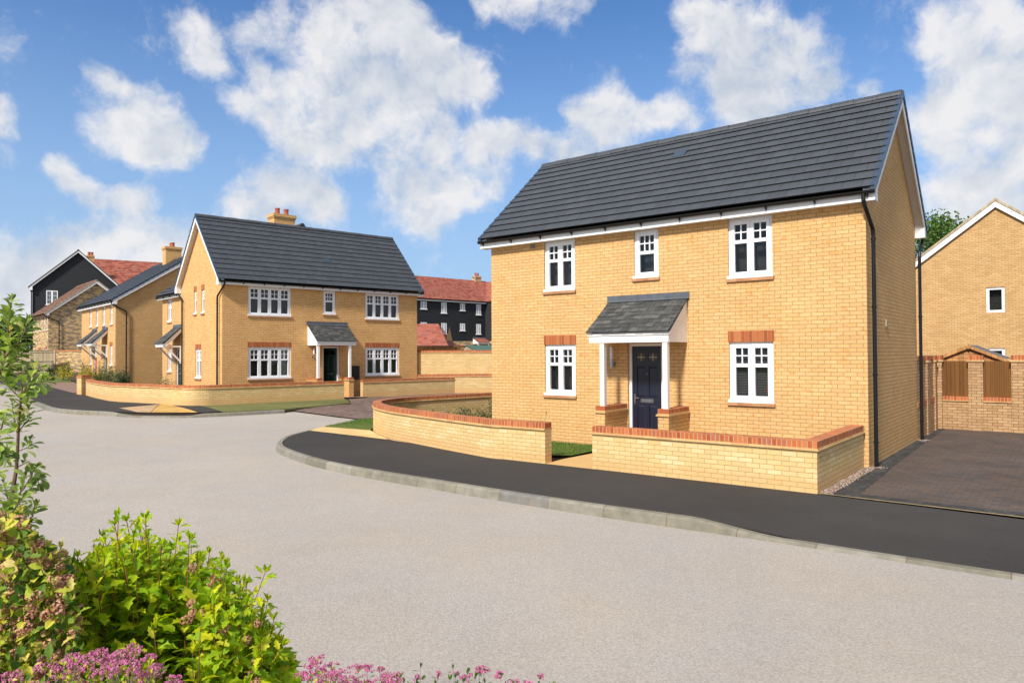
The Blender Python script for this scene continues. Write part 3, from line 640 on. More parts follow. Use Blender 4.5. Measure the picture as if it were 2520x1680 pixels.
    if brackets:
        zlo = brackets
        for x in (s0 + .06, s1 - .12):
            m = MB(); pbox(m, pl, x, x + .07, zlo, zb + .06, 0, .07); pbox(m, pl, x, x + .07, zb - .01, zb + .06, .07, depth - .04)
            a = [pl.P(x + .005, z, d) for d, z in ((.07, zlo + .06), (.07, zlo + .16), (depth - .22, zb - .01), (depth - .1, zb - .01))]; b = [p + pl.s * .06 for p in a]
            m.face(a); m.face(b[::-1])
            for k in range(4): m.face([a[k], a[(k + 1) % 4], b[(k + 1) % 4], b[k]])
            m.build('bracket', 'white_paint', c)
    return c
def wall_lamp(pl, parent, s, z):
    m = MB(); c = pl.P(s, z, .1)
    m.tube([c + Vector((0, 0, .14)), c + Vector((0, 0, .38)), c + Vector((0, 0, .39))], [.034, .034, .03], 12); lg = None
    b = MB(); b.tube([c + Vector((0, 0, -.06)), c + Vector((0, 0, .14))], .036, 12); o = b.build('wall_lamp', 'steel', parent, smooth=False)
    b = MB(); b.tube([pl.P(s, z + .02, .002), pl.P(s, z + .02, .02), pl.P(s, z + .02, .022), pl.P(s, z + .02, .07)], [.055, .055, .028, .028], 14); b.build('bracket', 'steel', o)
    b = MB(); b.tube([c + Vector((0, 0, .392)), c + Vector((0, 0, .41))], .036, 12); b.build('lamp_cap', 'steel', o); m.build('lamp_shade', 'lamp_glass', o)
def porch_pier(parent, pl, s, w, depth, z0, zt, mat='brick_yellow'):
    m = MB(); pbox(m, pl, s - w / 2, s + w / 2, z0, zt - .145, 0, depth); p = m.build('porch_pier', mat, parent)
    m = MB(); pbox(m, pl, s - w / 2 - .03, s + w / 2 + .03, zt - .145, zt - .115, 0, depth + .035); pbox(m, pl, s - w / 2 - .015, s + w / 2 + .015, zt - .115, zt - .095, 0, depth + .018); m.build('creasing', 'creasing_tile', p)
    m = MB(); m_ = Plane(pl.o, pl.n, pl.s)   # upright red bricks
    P = lambda a, z, d: pl.P(a, z, d)
    for x in (s - w / 2, s + w / 2): 
        m.face([P(x, zt - .095, 0), P(x, zt - .095, depth), P(x, zt, depth), P(x, zt, 0)], [(0, 0), (depth, 0), (depth, .1), (0, .1)])
    m.face([P(s - w / 2, zt - .095, depth), P(s + w / 2, zt - .095, depth), P(s + w / 2, zt, depth), P(s - w / 2, zt, depth)], [(.004, 0), (.07, 0), (.07, .1), (.004, .1)])
    m.face([P(s - w / 2, zt, 0), P(s + w / 2, zt, 0), P(s + w / 2, zt, depth), P(s - w / 2, zt, depth)], [(0, 0), (0, .2), (depth, .2), (depth, 0)])
    m.build('coping', 'brick_red_upright', p)

# ================================================================== the near house
LA, DA = 8.84, 5.2
oa = AA(LA, 0)
house = thing('brick_house', 'nearest and largest yellow brick house, with a navy blue front door', 'house', (oa.x, oa.y, 0), AROT)
front = Plane((0, 0, 0), (1, 0, 0), (0, -1, 0)); right = Plane((LA, 0, 0), (0, 1, 0), (1, 0, 0)); left = Plane((0, 0, 0), (0, 1, 0), (-1, 0, 0)); back = Plane((0, DA, 0), (1, 0, 0), (0, 1, 0))
WA = [(1.68, 2.57, 3.60, 4.80), (4.12, 4.72, 3.755, 4.80), (6.275, 7.165, 3.60, 4.80), (1.68, 2.57, 1.11, 2.31), (6.275, 7.165, 1.11, 2.31)]
WA = [(LA - b, LA - a, c, d) for a, b, c, d in WA]
doorA = (LA - 4.89, LA - 4.05, .12, 2.31)
m = MB(); wall_face(m, front, 0, LA, -.1, 4.8, WA + [doorA]); wall_face(m, right, 0, DA, -.1, 4.8, apex=(DA / 2, 7.4, 5.15), uvo=.11); wall_face(m, left, 0, DA, -.1, 4.8, apex=(DA / 2, 7.4, 5.15)); wall_face(m, back, 0, LA, -.1, 4.8)
# triangle foot meets the eaves behind the fascia
m.build('wall', 'brick_yellow', house)
def vase(w):
    m = MB(); m.tube([front.P(6.98, 1.3, -.2), front.P(6.98, 1.42, -.2)], .05, 8); m.build('plant_pot', 'terracotta', w)
    m = MB(); rr = random.Random(5)
    for i in range(26):
        a = rr.uniform(0, 6.28); t = rr.uniform(.12, .34); p = Vector((6.98, .2, 1.42)); d = Vector((math.cos(a) * .45, math.sin(a) * .2, 1)).normalized(); q = p + d * t; s = Vector((.012, 0, 0))
        m.face([p - s, p + s, q]); 
    m.build('house_plant', 'leaf_green', w)
for i, wv in enumerate(WA):
    mid = i == 1
    window(front, house, *wv, lights=1 if mid else 2, cols=3 if mid else 2, curtain='curtain_dark' if i == 4 or i==0 else 'curtain_grey', lintel=i >= 3, blind=(i == 3), trans=.53 if mid else .61, dec=vase if i == 3 else None)
panel_door(front, house, *doorA, 'door_navy')
m = MB(); m.box(doorA[0], doorA[1], -.09, .12, .0, .12); m.build('doorstep', 'kerb_concrete', house)
lean_canopy(front, house, 3.50, 5.37, .9, 2.32, 2.53, 3.25, posts=[(LA - 5.03, .96), (LA - 3.56, .96)])
porch_pier(house, front, LA - 5.03, .235, .97, 0, .97); porch_pier(house, front, LA - 3.56, .235, .97, 0, .97)
wall_lamp(front, house, LA - 5.25, 1.84)
ZS = 4.795
rfA = gable_roof(house, -.2, LA + .2, 0, LA, -.27, 5.02, 2.6, 7.5, DA + .27, 13, zs=ZS, wall_y0=0, wall_y1=DA)
m = MB(); yv = 1.9; zv = 5.02 + (yv + .27) * (2.48 / 2.87) + .06; dz = 2.48 / 2.87
m.face([(LA - 4.62, yv - .14, zv - .14 * dz), (LA - 4.3, yv - .14, zv - .14 * dz), (LA - 4.3, yv + .14, zv + .14 * dz - .03), (LA - 4.62, yv + .14, zv + .14 * dz - .03)]); m.face([(LA - 4.62, yv - .14, zv - .14 * dz), (LA - 4.3, yv - .14, zv - .14 * dz), (LA - 4.3, yv - .14, zv - .14 * dz - .06), (LA - 4.62, yv - .14, zv - .14 * dz - .06)]); m.build('tile_vent', 'verge_plastic', rfA)
eaves(house, -.2, LA + .2, -.26, 5.0, ZS, 0); eaves(house, -.2, LA + .2, DA + .26, 5.0, ZS, DA, side=-1, brackets=False)
pipe(house, [(LA + .02, -.26, 4.94), (LA + .02, -.26, 4.8), (LA + .03, -.22, 4.72), (LA + .09, .13, 4.33), (LA + .09, .16, 4.22), (LA + .09, .16, .03)], clips=(4.15, 2.92, 1.69, .46))
pipe(house, [(LA + .12, DA + .25, 4.93), (LA + .12, DA + .22, 4.75), (LA + .09, DA - .02, 4.45), (LA + .09, DA - .04, 4.35), (LA + .09, DA - .04, .03)], clips=(4.15, 2.92, 1.69, .46))
m = MB(); pbox(m, front, LA - 7.57, LA - 7.44, 4.69, 4.79, 0, .012); m.build('air_vent', 'twig_grey', house)
m = MB(); pbox(m, right, 1.58, 1.74, 2.60, 2.74, 0, .03); m.build('vent_cover', 'fence_pale', house)

# ================================================================== the house across the brick drive
LB, DB = 9.47, 5.14; ZB = .2
hb = thing('brick_house', 'yellow brick house with wide four-light windows and its front door standing open', 'house', (B1.x, B1.y, 0), math.atan2(BU.y, BU.x))
front = Plane((0, 0, 0), (1, 0, 0), (0, -1, 0)); left = Plane((0, 0, 0), (0, 1, 0), (-1, 0, 0)); right = Plane((LB, 0, 0), (0, 1, 0), (1, 0, 0)); back = Plane((0, DB, 0), (1, 0, 0), (0, 1, 0))
ZE = 4.965
WB = [(1.06, 2.93, 3.745, ZE), (4.45, 5.05, 3.9, ZE), (6.58, 8.43, 3.745, ZE), (1.06, 2.93, 1.1, 2.42), (6.58, 8.43, 1.1, 2.42)]
doorB = (4.42, 5.24, .3, 2.45)
sideW = [(3.05, 3.41, 3.9, 4.9), (2.07, 2.45, 3.9, 4.9), (2.47, 3.2, 1.1, 2.36)]
m = MB(); wall_face(m, front, 0, LB, -.1, ZE, WB + [doorB]); wall_face(m, left, 0, DB, -.1, ZE, sideW, apex=(DB / 2, 8.03, 5.34), uvo=.11); wall_face(m, right, 0, DB, -.1, ZE, apex=(DB / 2, 8.03, 5.34)); wall_face(m, back, 0, LB, -.1, ZE)
m.build('wall', 'brick_yellow_deep', hb)
for i, wv in enumerate(WB):
    mid = i == 1
    window(front, hb, *wv, lights=1 if mid else 4, cols=3 if mid else 2, curtain=['curtain_dark', 'curtain_grey', 'curtain_grey', 'curtain_dark', 'curtain_grey'][i], lintel=i >= 3, trans=.6 if not mid else .55)
m = MB(); m.face([(2.5, .2, 1.2), (2.84, .2, 1.2), (2.84, .2, 2.3), (2.5, .2, 2.3)]); m.build('net_curtain', 'curtain_pale', hb)
window(left, hb, *sideW[0], lights=1, lintel=True, curtain='curtain_grey', ew=.1); window(left, hb, *sideW[1], lights=1, lintel=True, curtain='curtain_grey', ew=.1); window(left, hb, *sideW[2], lights=2, lintel=True, curtain='curtain_grey', ew=.1)
# open doorway: frame, dark hall and the door leaf swung inwards
f = MB()
a, b, z0, z1 = doorB
pbox(f, front, a, a + .06, z0, z1, -.14, -.05); pbox(f, front, b - .06, b, z0, z1, -.14, -.05); pbox(f, front, a + .06, b - .06, z1 - .06, z1, -.14, -.05)
f.build('door_frame', 'white_upvc', hb)
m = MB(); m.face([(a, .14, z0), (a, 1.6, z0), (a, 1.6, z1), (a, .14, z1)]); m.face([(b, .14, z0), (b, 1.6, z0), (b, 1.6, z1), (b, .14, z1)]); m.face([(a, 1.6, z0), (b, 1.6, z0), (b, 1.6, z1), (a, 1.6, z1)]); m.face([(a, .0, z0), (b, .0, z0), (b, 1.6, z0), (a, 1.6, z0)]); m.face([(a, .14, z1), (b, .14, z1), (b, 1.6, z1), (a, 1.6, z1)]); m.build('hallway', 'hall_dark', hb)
dl = Plane((b - .07, .13, 0), Vector((-.62, .785, 0)), Vector((-.785, -.62, 0)))
dr = panel_door(dl, hb, -.02, .74, z0, z1 - .03, 'door_green', fw_=.0, rec=0, handle_left=False, glass=False)
lean_canopy(front, hb, 3.7, 5.58, .9, 2.5, 2.68, 3.42, posts=[(3.78, 1.07), (5.3, 1.07)])
porch_pier(hb, front, 3.78, .235, .97, 0, 1.08, 'brick_yellow_deep'); porch_pier(hb, front, 5.3, .235, .97, 0, 1.08, 'brick_yellow_deep')
wall_lamp(front, hb, 3.95, 1.98)
m = MB(); pbox(m, front, 5.82, 6.19, .95, 1.57, 0, .14); m.build('meter_box', 'black_plastic', hb)
ZSB = 4.955; ZRB = 8.13
rfB = gable_roof(hb, -.22, LB + .22, 0, LB, -.27, 5.16, DB / 2, ZRB, DB + .27, 13, zs=ZSB - .03, wall_y0=0, wall_y1=DB)
yv = 1.0; dz = (ZRB - 5.16) / (DB / 2 + .27); zv = 5.16 + (yv + .27) * dz + .05
m = MB(); m.face([(4.95, yv - .12, zv - .12 * dz), (5.27, yv - .12, zv - .12 * dz), (5.27, yv + .12, zv + .12 * dz - .02), (4.95, yv + .12, zv + .12 * dz - .02)]); m.build('tile_vent', 'verge_plastic', rfB)
eaves(hb, -.22, LB + .22, -.26, 5.14, ZSB, 0); eaves(hb, .8, LB + .22, DB + .26, 5.14, ZSB, DB, side=-1, brackets=False)
pipe(hb, [(.0, -.26, 5.05), (.0, -.26, 4.95), (-.05, -.15, 4.8), (-.09, .28, 4.5), (-.09, .3, 4.4), (-.09, .3, .22)], clips=(4.2, 3.0, 1.8), clipdir=(0, -1, 0))
pipe(hb, [(-.12, DB + .2, 5.0), (-.12, DB + .05, 4.9), (-.09, DB - .4, 4.6), (-.09, DB - .42, 4.5), (-.09, DB - .42, .22)], clips=(4.2, 3.0, 1.8), clipdir=(0, -1, 0))
chimney(hb, 4.3, 5.4, DB + .05 - .3, DB + .45, 7.3, 9.14, pot_h=.33)

def sloc(name, label, P, base=0): # houses facing the side street: x runs towards the viewer, y away from the street
    return thing(name, label, 'house', (P.x, P.y, 0), math.atan2(-BV.y, -BV.x))
# ------------------------------------------------------------------ rear half, facing the side street
hc = sloc('brick_house', 'narrow yellow brick house with a green door under a single bracketed slate canopy', BB(.75, 10.6))
LC = 5.42; DC = 8.9; front = Plane((0, 0, 0), (1, 0, 0), (0, -1, 0)); left = Plane((0, 0, 0), (0, 1, 0), (-1, 0, 0))
cw = [(10.6 - 9.75, 10.6 - 9.07, 3.8, ZE), (10.6 - 9.72, 10.6 - 9.1, 1.26, 2.42), (3.75, 4.35, 3.8, ZE)]
cd = (10.6 - 8.42, 10.6 - 7.5, .3, 2.45)
m = MB(); wall_face(m, front, 0, LC, -.1, ZE, cw + [cd]); wall_face(m, left, 0, DC, -.1, ZE, apex=(DC / 2, 8.4, 5.25)); wall_face(m, Plane((LC, 0, 0), (0, 1, 0), (1, 0, 0)), 0, DC, -.1, ZE, apex=(DC / 2, 8.4, 5.25)); wall_face(m, Plane((0, DC, 0), (1, 0, 0), (0, 1, 0)), 0, LC, -.1, ZE)
m.build('wall', 'brick_yellow', hc)
window(front, hc, *cw[0], lintel=False, curtain='curtain_grey', ew=.1); window(front, hc, *cw[1], lintel=True, curtain='curtain_grey', ew=.1); window(front, hc, *cw[2], curtain='curtain_grey', ew=.1)
panel_door(front, hc, *cd, 'door_green', glass=False)
lean_canopy(front, hc, 10.6 - 8.75, 10.6 - 7.45, .85, 2.5, 2.66, 3.48, brackets=1.7, cheeks=False, n=7)
gable_roof(hc, -.22, 7.0, 0, 6.9, -.27, 5.16, DC / 2, 8.5, DC + .27, 17, zs=ZSB, wall_y0=0, wall_y1=DC, ends=(True, False))
eaves(hc, -.22, 5.2, -.26, 5.14, ZSB, 0)

# ------------------------------------------------------------------ pair of houses with two canopies
PD = Vector((-23.093, 41.485)); LD = 8.98; DD = 8.9; gz = .34
hd = sloc('brick_house', 'pair of yellow brick houses with two bracketed canopies side by side', PD + BV * LD)
front = Plane((0, 0, 0), (1, 0, 0), (0, -1, 0)); right = Plane((LD, 0, 0), (0, 1, 0), (1, 0, 0))
X = lambda w: LD - w
ZD = 5.11
dw = [(X(6.72), X(6.09), 3.94, ZD), (X(4.88), X(4.28), 3.94, ZD), (X(3.15), X(2.53), 3.94, ZD), (X(1.32), X(.66), 3.94, ZD), (X(6.65), X(6.07), 1.5, 2.6), (X(1.32), X(.68), 1.5, 2.68)]
dd_ = [(X(5.5), X(4.62), .45, 2.53), (X(2.82), X(1.94), .45, 2.53)]
m = MB(); wall_face(m, front, 0, LD, 0, ZD, dw + dd_); wall_face(m, right, 0, DD, 0, ZD, apex=(DD / 2, 8.35, 5.42), uvo=.11); wall_face(m, Plane((0, 0, 0), (0, 1, 0), (-1, 0, 0)), 0, DD, 0, ZD, apex=(DD / 2, 8.35, 5.42)); wall_face(m, Plane((0, DD, 0), (1, 0, 0), (0, 1, 0)), 0, LD, 0, ZD)
m.build('wall', 'brick_yellow', hd)
for i, wv in enumerate(dw): window(front, hd, *wv, lintel=(i == 5), curtain='curtain_grey', ew=.1)
panel_door(front, hd, *dd_[0], 'door_red', glass=False); panel_door(front, hd, *dd_[1], 'door_teal', glass=False)
for a, b in ((5.87, 4.56), (3.17, 1.83)): lean_canopy(front, hd, X(a), X(b), .85, 2.69, 2.84, 3.68, brackets=1.98, cheeks=False, n=7)
gable_roof(hd, -.22, LD + .22, 0, LD, -.27, 5.34, DD / 2, 8.45, DD + .27, 17, zs=ZD - .02, wall_y0=0, wall_y1=DD)
eaves(hd, -.22, LD + .22, -.26, 5.32, ZD - .01, 0)
pipe(hd, [(LD + .02, -.26, 5.2), (LD + .05, -.2, 5.08), (LD + .09, .5, 4.72), (LD + .09, .55, 4.62), (LD + .09, .55, .4)], clips=(4, 2.7, 1.4))
chimney(hd, 4.0, 4.7, 3.95, 4.95, 8.0, 9.36)

# ------------------------------------------------------------------ mottled brick house beyond
PE = Vector((-37.93, 58.25)); LE = 7.4; DE = 6.88; ZEE = 5.44
he = sloc('brick_house', 'mottled buff and grey brick house in front of the black gable', PE + BV * LE)
front = Plane((0, 0, 0), (1, 0, 0), (0, -1, 0)); right = Plane((LE, 0, 0), (0, 1, 0), (1, 0, 0)); X = lambda w: LE - w
ew_ = [(X(.95), X(.4), 4.2, ZEE), (X(2.35), X(1.8), 4.2, ZEE), (X(4.3), X(3.75), 4.2, ZEE), (X(6.25), X(5.7), 4.2, ZEE), (X(4.6), X(3.2), 1.3, 2.6), (X(1.2), X(.5), 1.7, 2.7)]
m = MB(); wall_face(m, front, 0, LE, .2, ZEE, ew_); wall_face(m, right, 0, DE, .2, ZEE, apex=(DE / 2, 8.4, 5.69), uvo=.11); wall_face(m, Plane((0, 0, 0), (0, 1, 0), (-1, 0, 0)), 0, DE, .2, ZEE, apex=(DE / 2, 8.4, 5.69)); wall_face(m, Plane((0, DE, 0), (1, 0, 0), (0, 1, 0)), 0, LE, .2, ZEE)
m.build('wall', 'brick_brindled', he)
for i, wv in enumerate(ew_): window(front, he, *wv, lights=1 if i < 4 else 2, lintel=i >= 4, curtain='curtain_grey', ew=.1)
gable_roof(he, -.25, LE + .25, 0, LE, -.3, 5.55, DE / 2, 8.5, DE + .3, 14, mat='roof_tile_brown', zs=ZEE - .02, wall_y0=0, wall_y1=DE, verge_mat='fence_pale')
eaves(he, -.25, LE + .25, -.29, 5.53, ZEE - .01, 0)
pipe(he, [(LE + .02, -.29, 5.4), (LE + .05, -.2, 5.3), (LE + .09, .7, 4.95), (LE + .09, .75, 4.85), (LE + .09, .75, .7)])

# ------------------------------------------------------------------ black weatherboarded building, gable end to the viewer
def bloc(name, label, x, y, cat='house'): return thing(name, label, cat, (x, y, 0), math.atan2(BU.y, BU.x))
hf = bloc('weatherboarded_house', 'tall black weatherboarded building with a white-edged gable, behind the mottled brick house', -44.47, 66.0)
hf.rotation_euler.z = R(31)
front = Plane((0, 0, 0), (1, 0, 0), (0, -1, 0)); WF = 7.26; ZF = 8.27
fwn = [(1.08, 2.0, 6.9, 8.22)]
m = MB(); wall_face(m, front, 0, WF, .3, ZF, fwn, apex=(WF / 2, 11.97, 8.6)); wall_face(m, Plane((0, 0, 0), (0, 1, 0), (-1, 0, 0)), 0, 10, .3, ZF); wall_face(m, Plane((WF, 0, 0), (0, 1, 0), (1, 0, 0)), 0, 2.0, .3, ZF)
rw = Plane((0, 2.0, 0), (1, 0, 0), (0, -1, 0)); wall_face(m, rw, WF, 20, .3, ZF); wall_face(m, Plane((20, 2, 0), (0, 1, 0), (1, 0, 0)), 0, 8.6, .3, ZF, apex=(4.3, 12.0, 8.5)); wall_face(m, Plane((0, 10.6, 0), (1, 0, 0), (0, 1, 0)), WF / 2, 20, .3, ZF)
m.build('wall', 'weatherboard', hf)
def small_window(pl, parent, s0, s1, z0, z1, rows=3, curtain='curtain_pale'):
    f = MB(); e = .09; d0, d1 = -.03, .03
    pbox(f, pl, s0, s0 + e, z0, z1, d0, d1); pbox(f, pl, s1 - e, s1, z0, z1, d0, d1); pbox(f, pl, s0 + e, s1 - e, z1 - e, z1, d0, d1); pbox(f, pl, s0 + e, s1 - e, z0, z0 + e, d0, d1)
    c = (s0 + s1) / 2; pbox(f, pl, c - e, c + e, z0 + e, z1 - e, d0, d1 + .004)
    for (a, b) in ((s0 + e, c - e), (c + e, s1 - e)):
        x = (a + b) / 2; pbox(f, pl, x - .015, x + .015, z0 + e, z1 - e, d0, d1 - .01)
        for k in range(1, rows): z = z0 + e + (z1 - z0 - 2 * e) * k / rows; pbox(f, pl, a, b, z - .015, z + .015, d0, d1 - .012)
    w = f.build('window', 'white_upvc', parent)
    g = MB(); pface(g, pl, [(s0 + e, z0 + e), (s1 - e, z0 + e), (s1 - e, z1 - e), (s0 + e, z1 - e)], .0); g.build('pane', 'glass', w)
    g = MB(); pface(g, pl, [(s0 + .02, z0 + .02), (s1 - .02, z0 + .02), (s1 - .02, z1 - .02), (s0 + .02, z1 - .02)], -.25); g.build('curtain', curtain, w)
    g = MB(); pbox(g, pl, s0 - .08, s1 + .08, z0 - .07, z0 - .002, -.02, .08); g.build('sill', 'white_paint', w)
small_window(front, hf, *fwn[0], curtain='curtain_grey')
def rotroof(parent, W, y0, y1, yl, ze, zr, n, mat, bd=.25):
    """gable roof whose ridge runs along local y (gable facing the viewer)"""
    m = MB()
    class Sw(MB):
        def face(s, pts, uv=None): MB.face(s, [(p[1], p[0], p[2]) for p in pts][::-1], (uv or [(0, 0)] * len(pts))[::-1])
    s = Sw(); slope(s, y0, y1, (-yl, ze), (W / 2, zr), n); slope(s, y0, y1, (W + yl, ze), (W / 2, zr), n)
    rf = s.build('roof', mat, parent)
    s = Sw(); ridge(s, y0, y1, W / 2, zr + .03); s.build('ridge', 'roof_tile', rf)
    # barge boards at the front
    m = MB(); 
    for k in (0, 1):
        def Q(x, z): return (x if k == 0 else W - x, z)
        sl = (zr - ze) / (W / 2 + yl); un = lambda x: ze - .06 + (x + yl) * sl
        pl_ = [Q(-yl + .05, un(-yl + .05)), Q(W / 2, un(W / 2)), Q(W / 2, un(W / 2) - bd), Q(.02, un(.02) - bd), Q(.02, ze - bd - .1), Q(-yl + .05, ze - bd - .1)]
        for piece in ([pl_[0], Q(.02, un(.02)), pl_[3], pl_[4], pl_[5]], [Q(.02, un(.02)), pl_[1], pl_[2], pl_[3]]):
            m.prism(piece, 'y', y0 + .0, y0 + .03)
    m.build('barge_board', 'white_paint', rf)
    m = MB()
    for k in (0, 1):
        def Q(x, z): return (x if k == 0 else W - x, z)
        sl = (zr - ze) / (W / 2 + yl); un = lambda x: ze + (x + yl) * sl
        m.prism([Q(-yl, un(-yl) - .06), Q(W / 2, un(W / 2) - .06), Q(W / 2, un(W / 2) + .05), Q(-yl, un(-yl) + .05)], 'y', y0 - .03, y0 + .05)
    m.build('verge', 'roof_tile' if mat != 'concrete_tile' else 'fence_pale', rf)
    m = MB()
    for k in (0, 1):
        def Q(x, z): return (x if k == 0 else W - x, z)
        m.prism([Q(0, un(0) - .2), Q(W / 2, un(W / 2) - .2), Q(W / 2, un(W / 2) - .19), Q(0, un(0) - .19)], 'y', y0 + .03, 0)
    m.build('soffit', 'soffit_paint', rf)
    return rf
rotroof(hf, WF, -.28, 7.2, .32, 8.45, 12.15, 18, 'roof_tile_red', bd=.17)
m = MB(); slope(m, WF / 2, 20.3, (1.7, 8.45), (6.3, 12.1), 18); slope(m, WF / 2, 20.3, (10.9, 8.45), (6.3, 12.1), 18); rr_ = m.build('range_roof', 'roof_tile_red', hf)
m = MB(); ridge(m, WF / 2, 20.3, 6.3, 12.13); m.build('ridge', 'roof_tile_red', rr_)
chimney(hf, 4.35, 4.95, 2.6, 3.1, 10.8, 12.05, pots=2, pot_h=.35)
pipe(hf, [(-.28, -.1, 8.35), (-.1, -.12, 8.1), (-.06, -.1, 7.9), (-.06, -.1, .7)], r=.045)

# ------------------------------------------------------------------ long black building behind the tall wall
hg = bloc('weatherboarded_house', 'long black weatherboarded block with eight white windows, seen between two yellow houses', -9.9554, 75)
front = Plane((0, 0, 0), (1, 0, 0), (0, -1, 0)); ZG = 7.85
gw = [(.42, 1.19, 6.87, 7.66), (3.11, 3.82, 6.52, 7.66), (5.67, 6.35, 6.88, 7.66), (7.98, 8.66, 6.49, 7.66), (.42, 1.19, 4.66, 5.45), (3.11, 3.82, 4.26, 5.44), (5.67, 6.35, 4.66, 5.45), (7.98, 8.63, 4.3, 5.44)]
m = MB(); wall_face(m, front, -6, 9.32, 3.5, ZG, gw, reveal=.03); wing = Plane((9.32, 0, 0), Vector((.25, -.968, 0)), Vector((-.968, -.25, 0))); wall_face(m, wing, 0, 7, 3.5, ZG)
wall_face(m, Plane((-6, 0, 0), (0, 1, 0), (-1, 0, 0)), 0, 8.6, 3.5, ZG, apex=(4.3, 10.7, 8.0)); wall_face(m, Plane((-6, 8.6, 0), (1, 0, 0), (0, 1, 0)), 0, 30, 3.5, ZG)
m.build('wall', 'weatherboard', hg)
m = MB(); wall_face(m, front, -6, 9.32, .3, 3.5, uvo=.1); wall_face(m, wing, 0, 7, .3, 3.5); m.build('brick_base', 'brick_brindled', hg)
for i, wv in enumerate(gw): small_window(front, hg, *wv, rows=4 if i % 2 else 3, curtain='curtain_pale' if i in (1, 5) else 'curtain_grey')
small_window(front, hg, 5.7, 6.4, 2.3, 3.1, rows=2, curtain='curtain_grey')
m = MB(); slope(m, -6.3, 9.2, (-.3, 8.0), (4.3, 10.85), 19); slope(m, -6.3, 24, (8.9, 8.0), (4.3, 10.85), 19)
rg = m.build('roof', 'roof_tile_red', hg)
# wing roof turned towards the viewer, meeting in a valley
m = MB(); wn = wing.n; ws = wing.s
lo0 = Vector((9.32, 0, 8.0)) + wn * .3; hi_off = -wn * 4.6 + Vector((0, 0, 2.85))
n = 19
for i in range(n):
    t0, t1 = i / n, (i + 1.1) / n
    vx = Vector((9.2, -.28, 8.0)); vt = Vector((13.0, 4.3, 10.85))
    a0 = vx.lerp(vt, t0); a1 = vx.lerp(vt, min(1, t1)); b0 = a0 + ws * 8; b1 = a1 + ws * 8
    up_ = Vector((0, 0, .03)); m.face([b0 + up_, a0 + up_, a1, b1], [(8, i * .3), (0, i * .3), (0, i * .3 + .29), (8, i * .3 + .29)]); m.face([b0, a0, a0 + up_, b0 + up_])
m.build('wing_roof', 'roof_tile_red', rg)
m = MB(); slope(m, 9.19, 13.1, (4.3, 10.85), (4.31, 10.86), 1); 
for i in range(19):   # main slope tapers into the valley
    t0, t1 = i / 19, (i + 1.1) / 19
    y0, z0_, x0_ = -.3 + 4.6 * t0, 8.0 + 2.85 * t0, 9.2 + 3.8 * t0; y1, z1_, x1_ = -.3 + 4.6 * min(1, t1), 8.0 + 2.85 * min(1, t1), 9.2 + 3.8 * min(1, t1)
    m.face([(9.2, y0, z0_ + .03), (x0_, y0, z0_ + .03), (x1_, y1, z1_), (9.2, y1, z1_)], [(9.2, i * .3), (x0_, i * .3), (x1_, i * .3 + .29), (9.2, i * .3 + .29)]); m.face([(9.2, y0, z0_), (x0_, y0, z0_), (x0_, y0, z0_ + .03), (9.2, y0, z0_ + .03)])
m.build('valley_slope', 'roof_tile_red', rg)
m = MB(); ridge(m, -6.3, 13, 4.3, 10.88); m.build('ridge', 'roof_tile_red', rg)
eaves(hg, -6.3, 9.25, -.3, 7.98, 7.75, 0, brackets=False)
chimney(hg, 11.2, 12.1, 4.1, 4.7, 10.3, 11.45, pots=2, pot_h=.4, brick='brick_brindled')
gp_ = lean_canopy(front, hg, 7.5, 9.2, .9, 3.2, 3.38, 3.85, n=4, posts=[(7.6, .7), (9.1, .7)])
gp_.data.materials[0] = MATS['roof_tile_red']
m = MB(); m.box(7.9, 8.8, -.05, .0, .7, 2.9); m.build('door', 'door_navy', hg)

# ------------------------------------------------------------------ house at the right edge
ph = Vector((17.72, 31.0)) + AU * 1.27
hh_ = thing('brick_house', 'yellow brick gable end with pale verge tiles behind the timber-panelled brick wall', 'house', (ph.x, ph.y, 0), AROT)
t = NT('concrete_tile'); t.col((.45, .38, .27)); t.set(.85, .2)
front = Plane((0, 0, 0), (1, 0, 0), (0, -1, 0)); WH = 8.2; ZH = 4.93
hw = [(3.73, 4.36, 3.69, 4.73), (3.76, 4.34, 1.1, 2.22)]
m = MB(); wall_face(m, front, 0, WH, -.1, ZH, hw, apex=(WH / 2, 8.16, 5.02)); wall_face(m, Plane((0, 0, 0), (0, 1, 0), (-1, 0, 0)), 0, 9, -.1, ZH); wall_face(m, Plane((WH, 0, 0), (0, 1, 0), (1, 0, 0)), 0, 9, -.1, ZH)
m.build('wall', 'brick_tan', hh_)
for wv in hw: window(front, hh_, *wv, lights=1, plain_pane=True, sill=False, curtain='curtain_dark' if wv[2] > 3 else 'curtain_pale', ew=.1)
rotroof(hh_, WH, -.12, 9, .3, 4.93, 8.32, 11, 'concrete_tile')
for o in list(COL.objects):
    if o.name.startswith('ridge') and o.parent and o.parent.parent == hh_: o.data.materials[0] = MATS['concrete_tile']
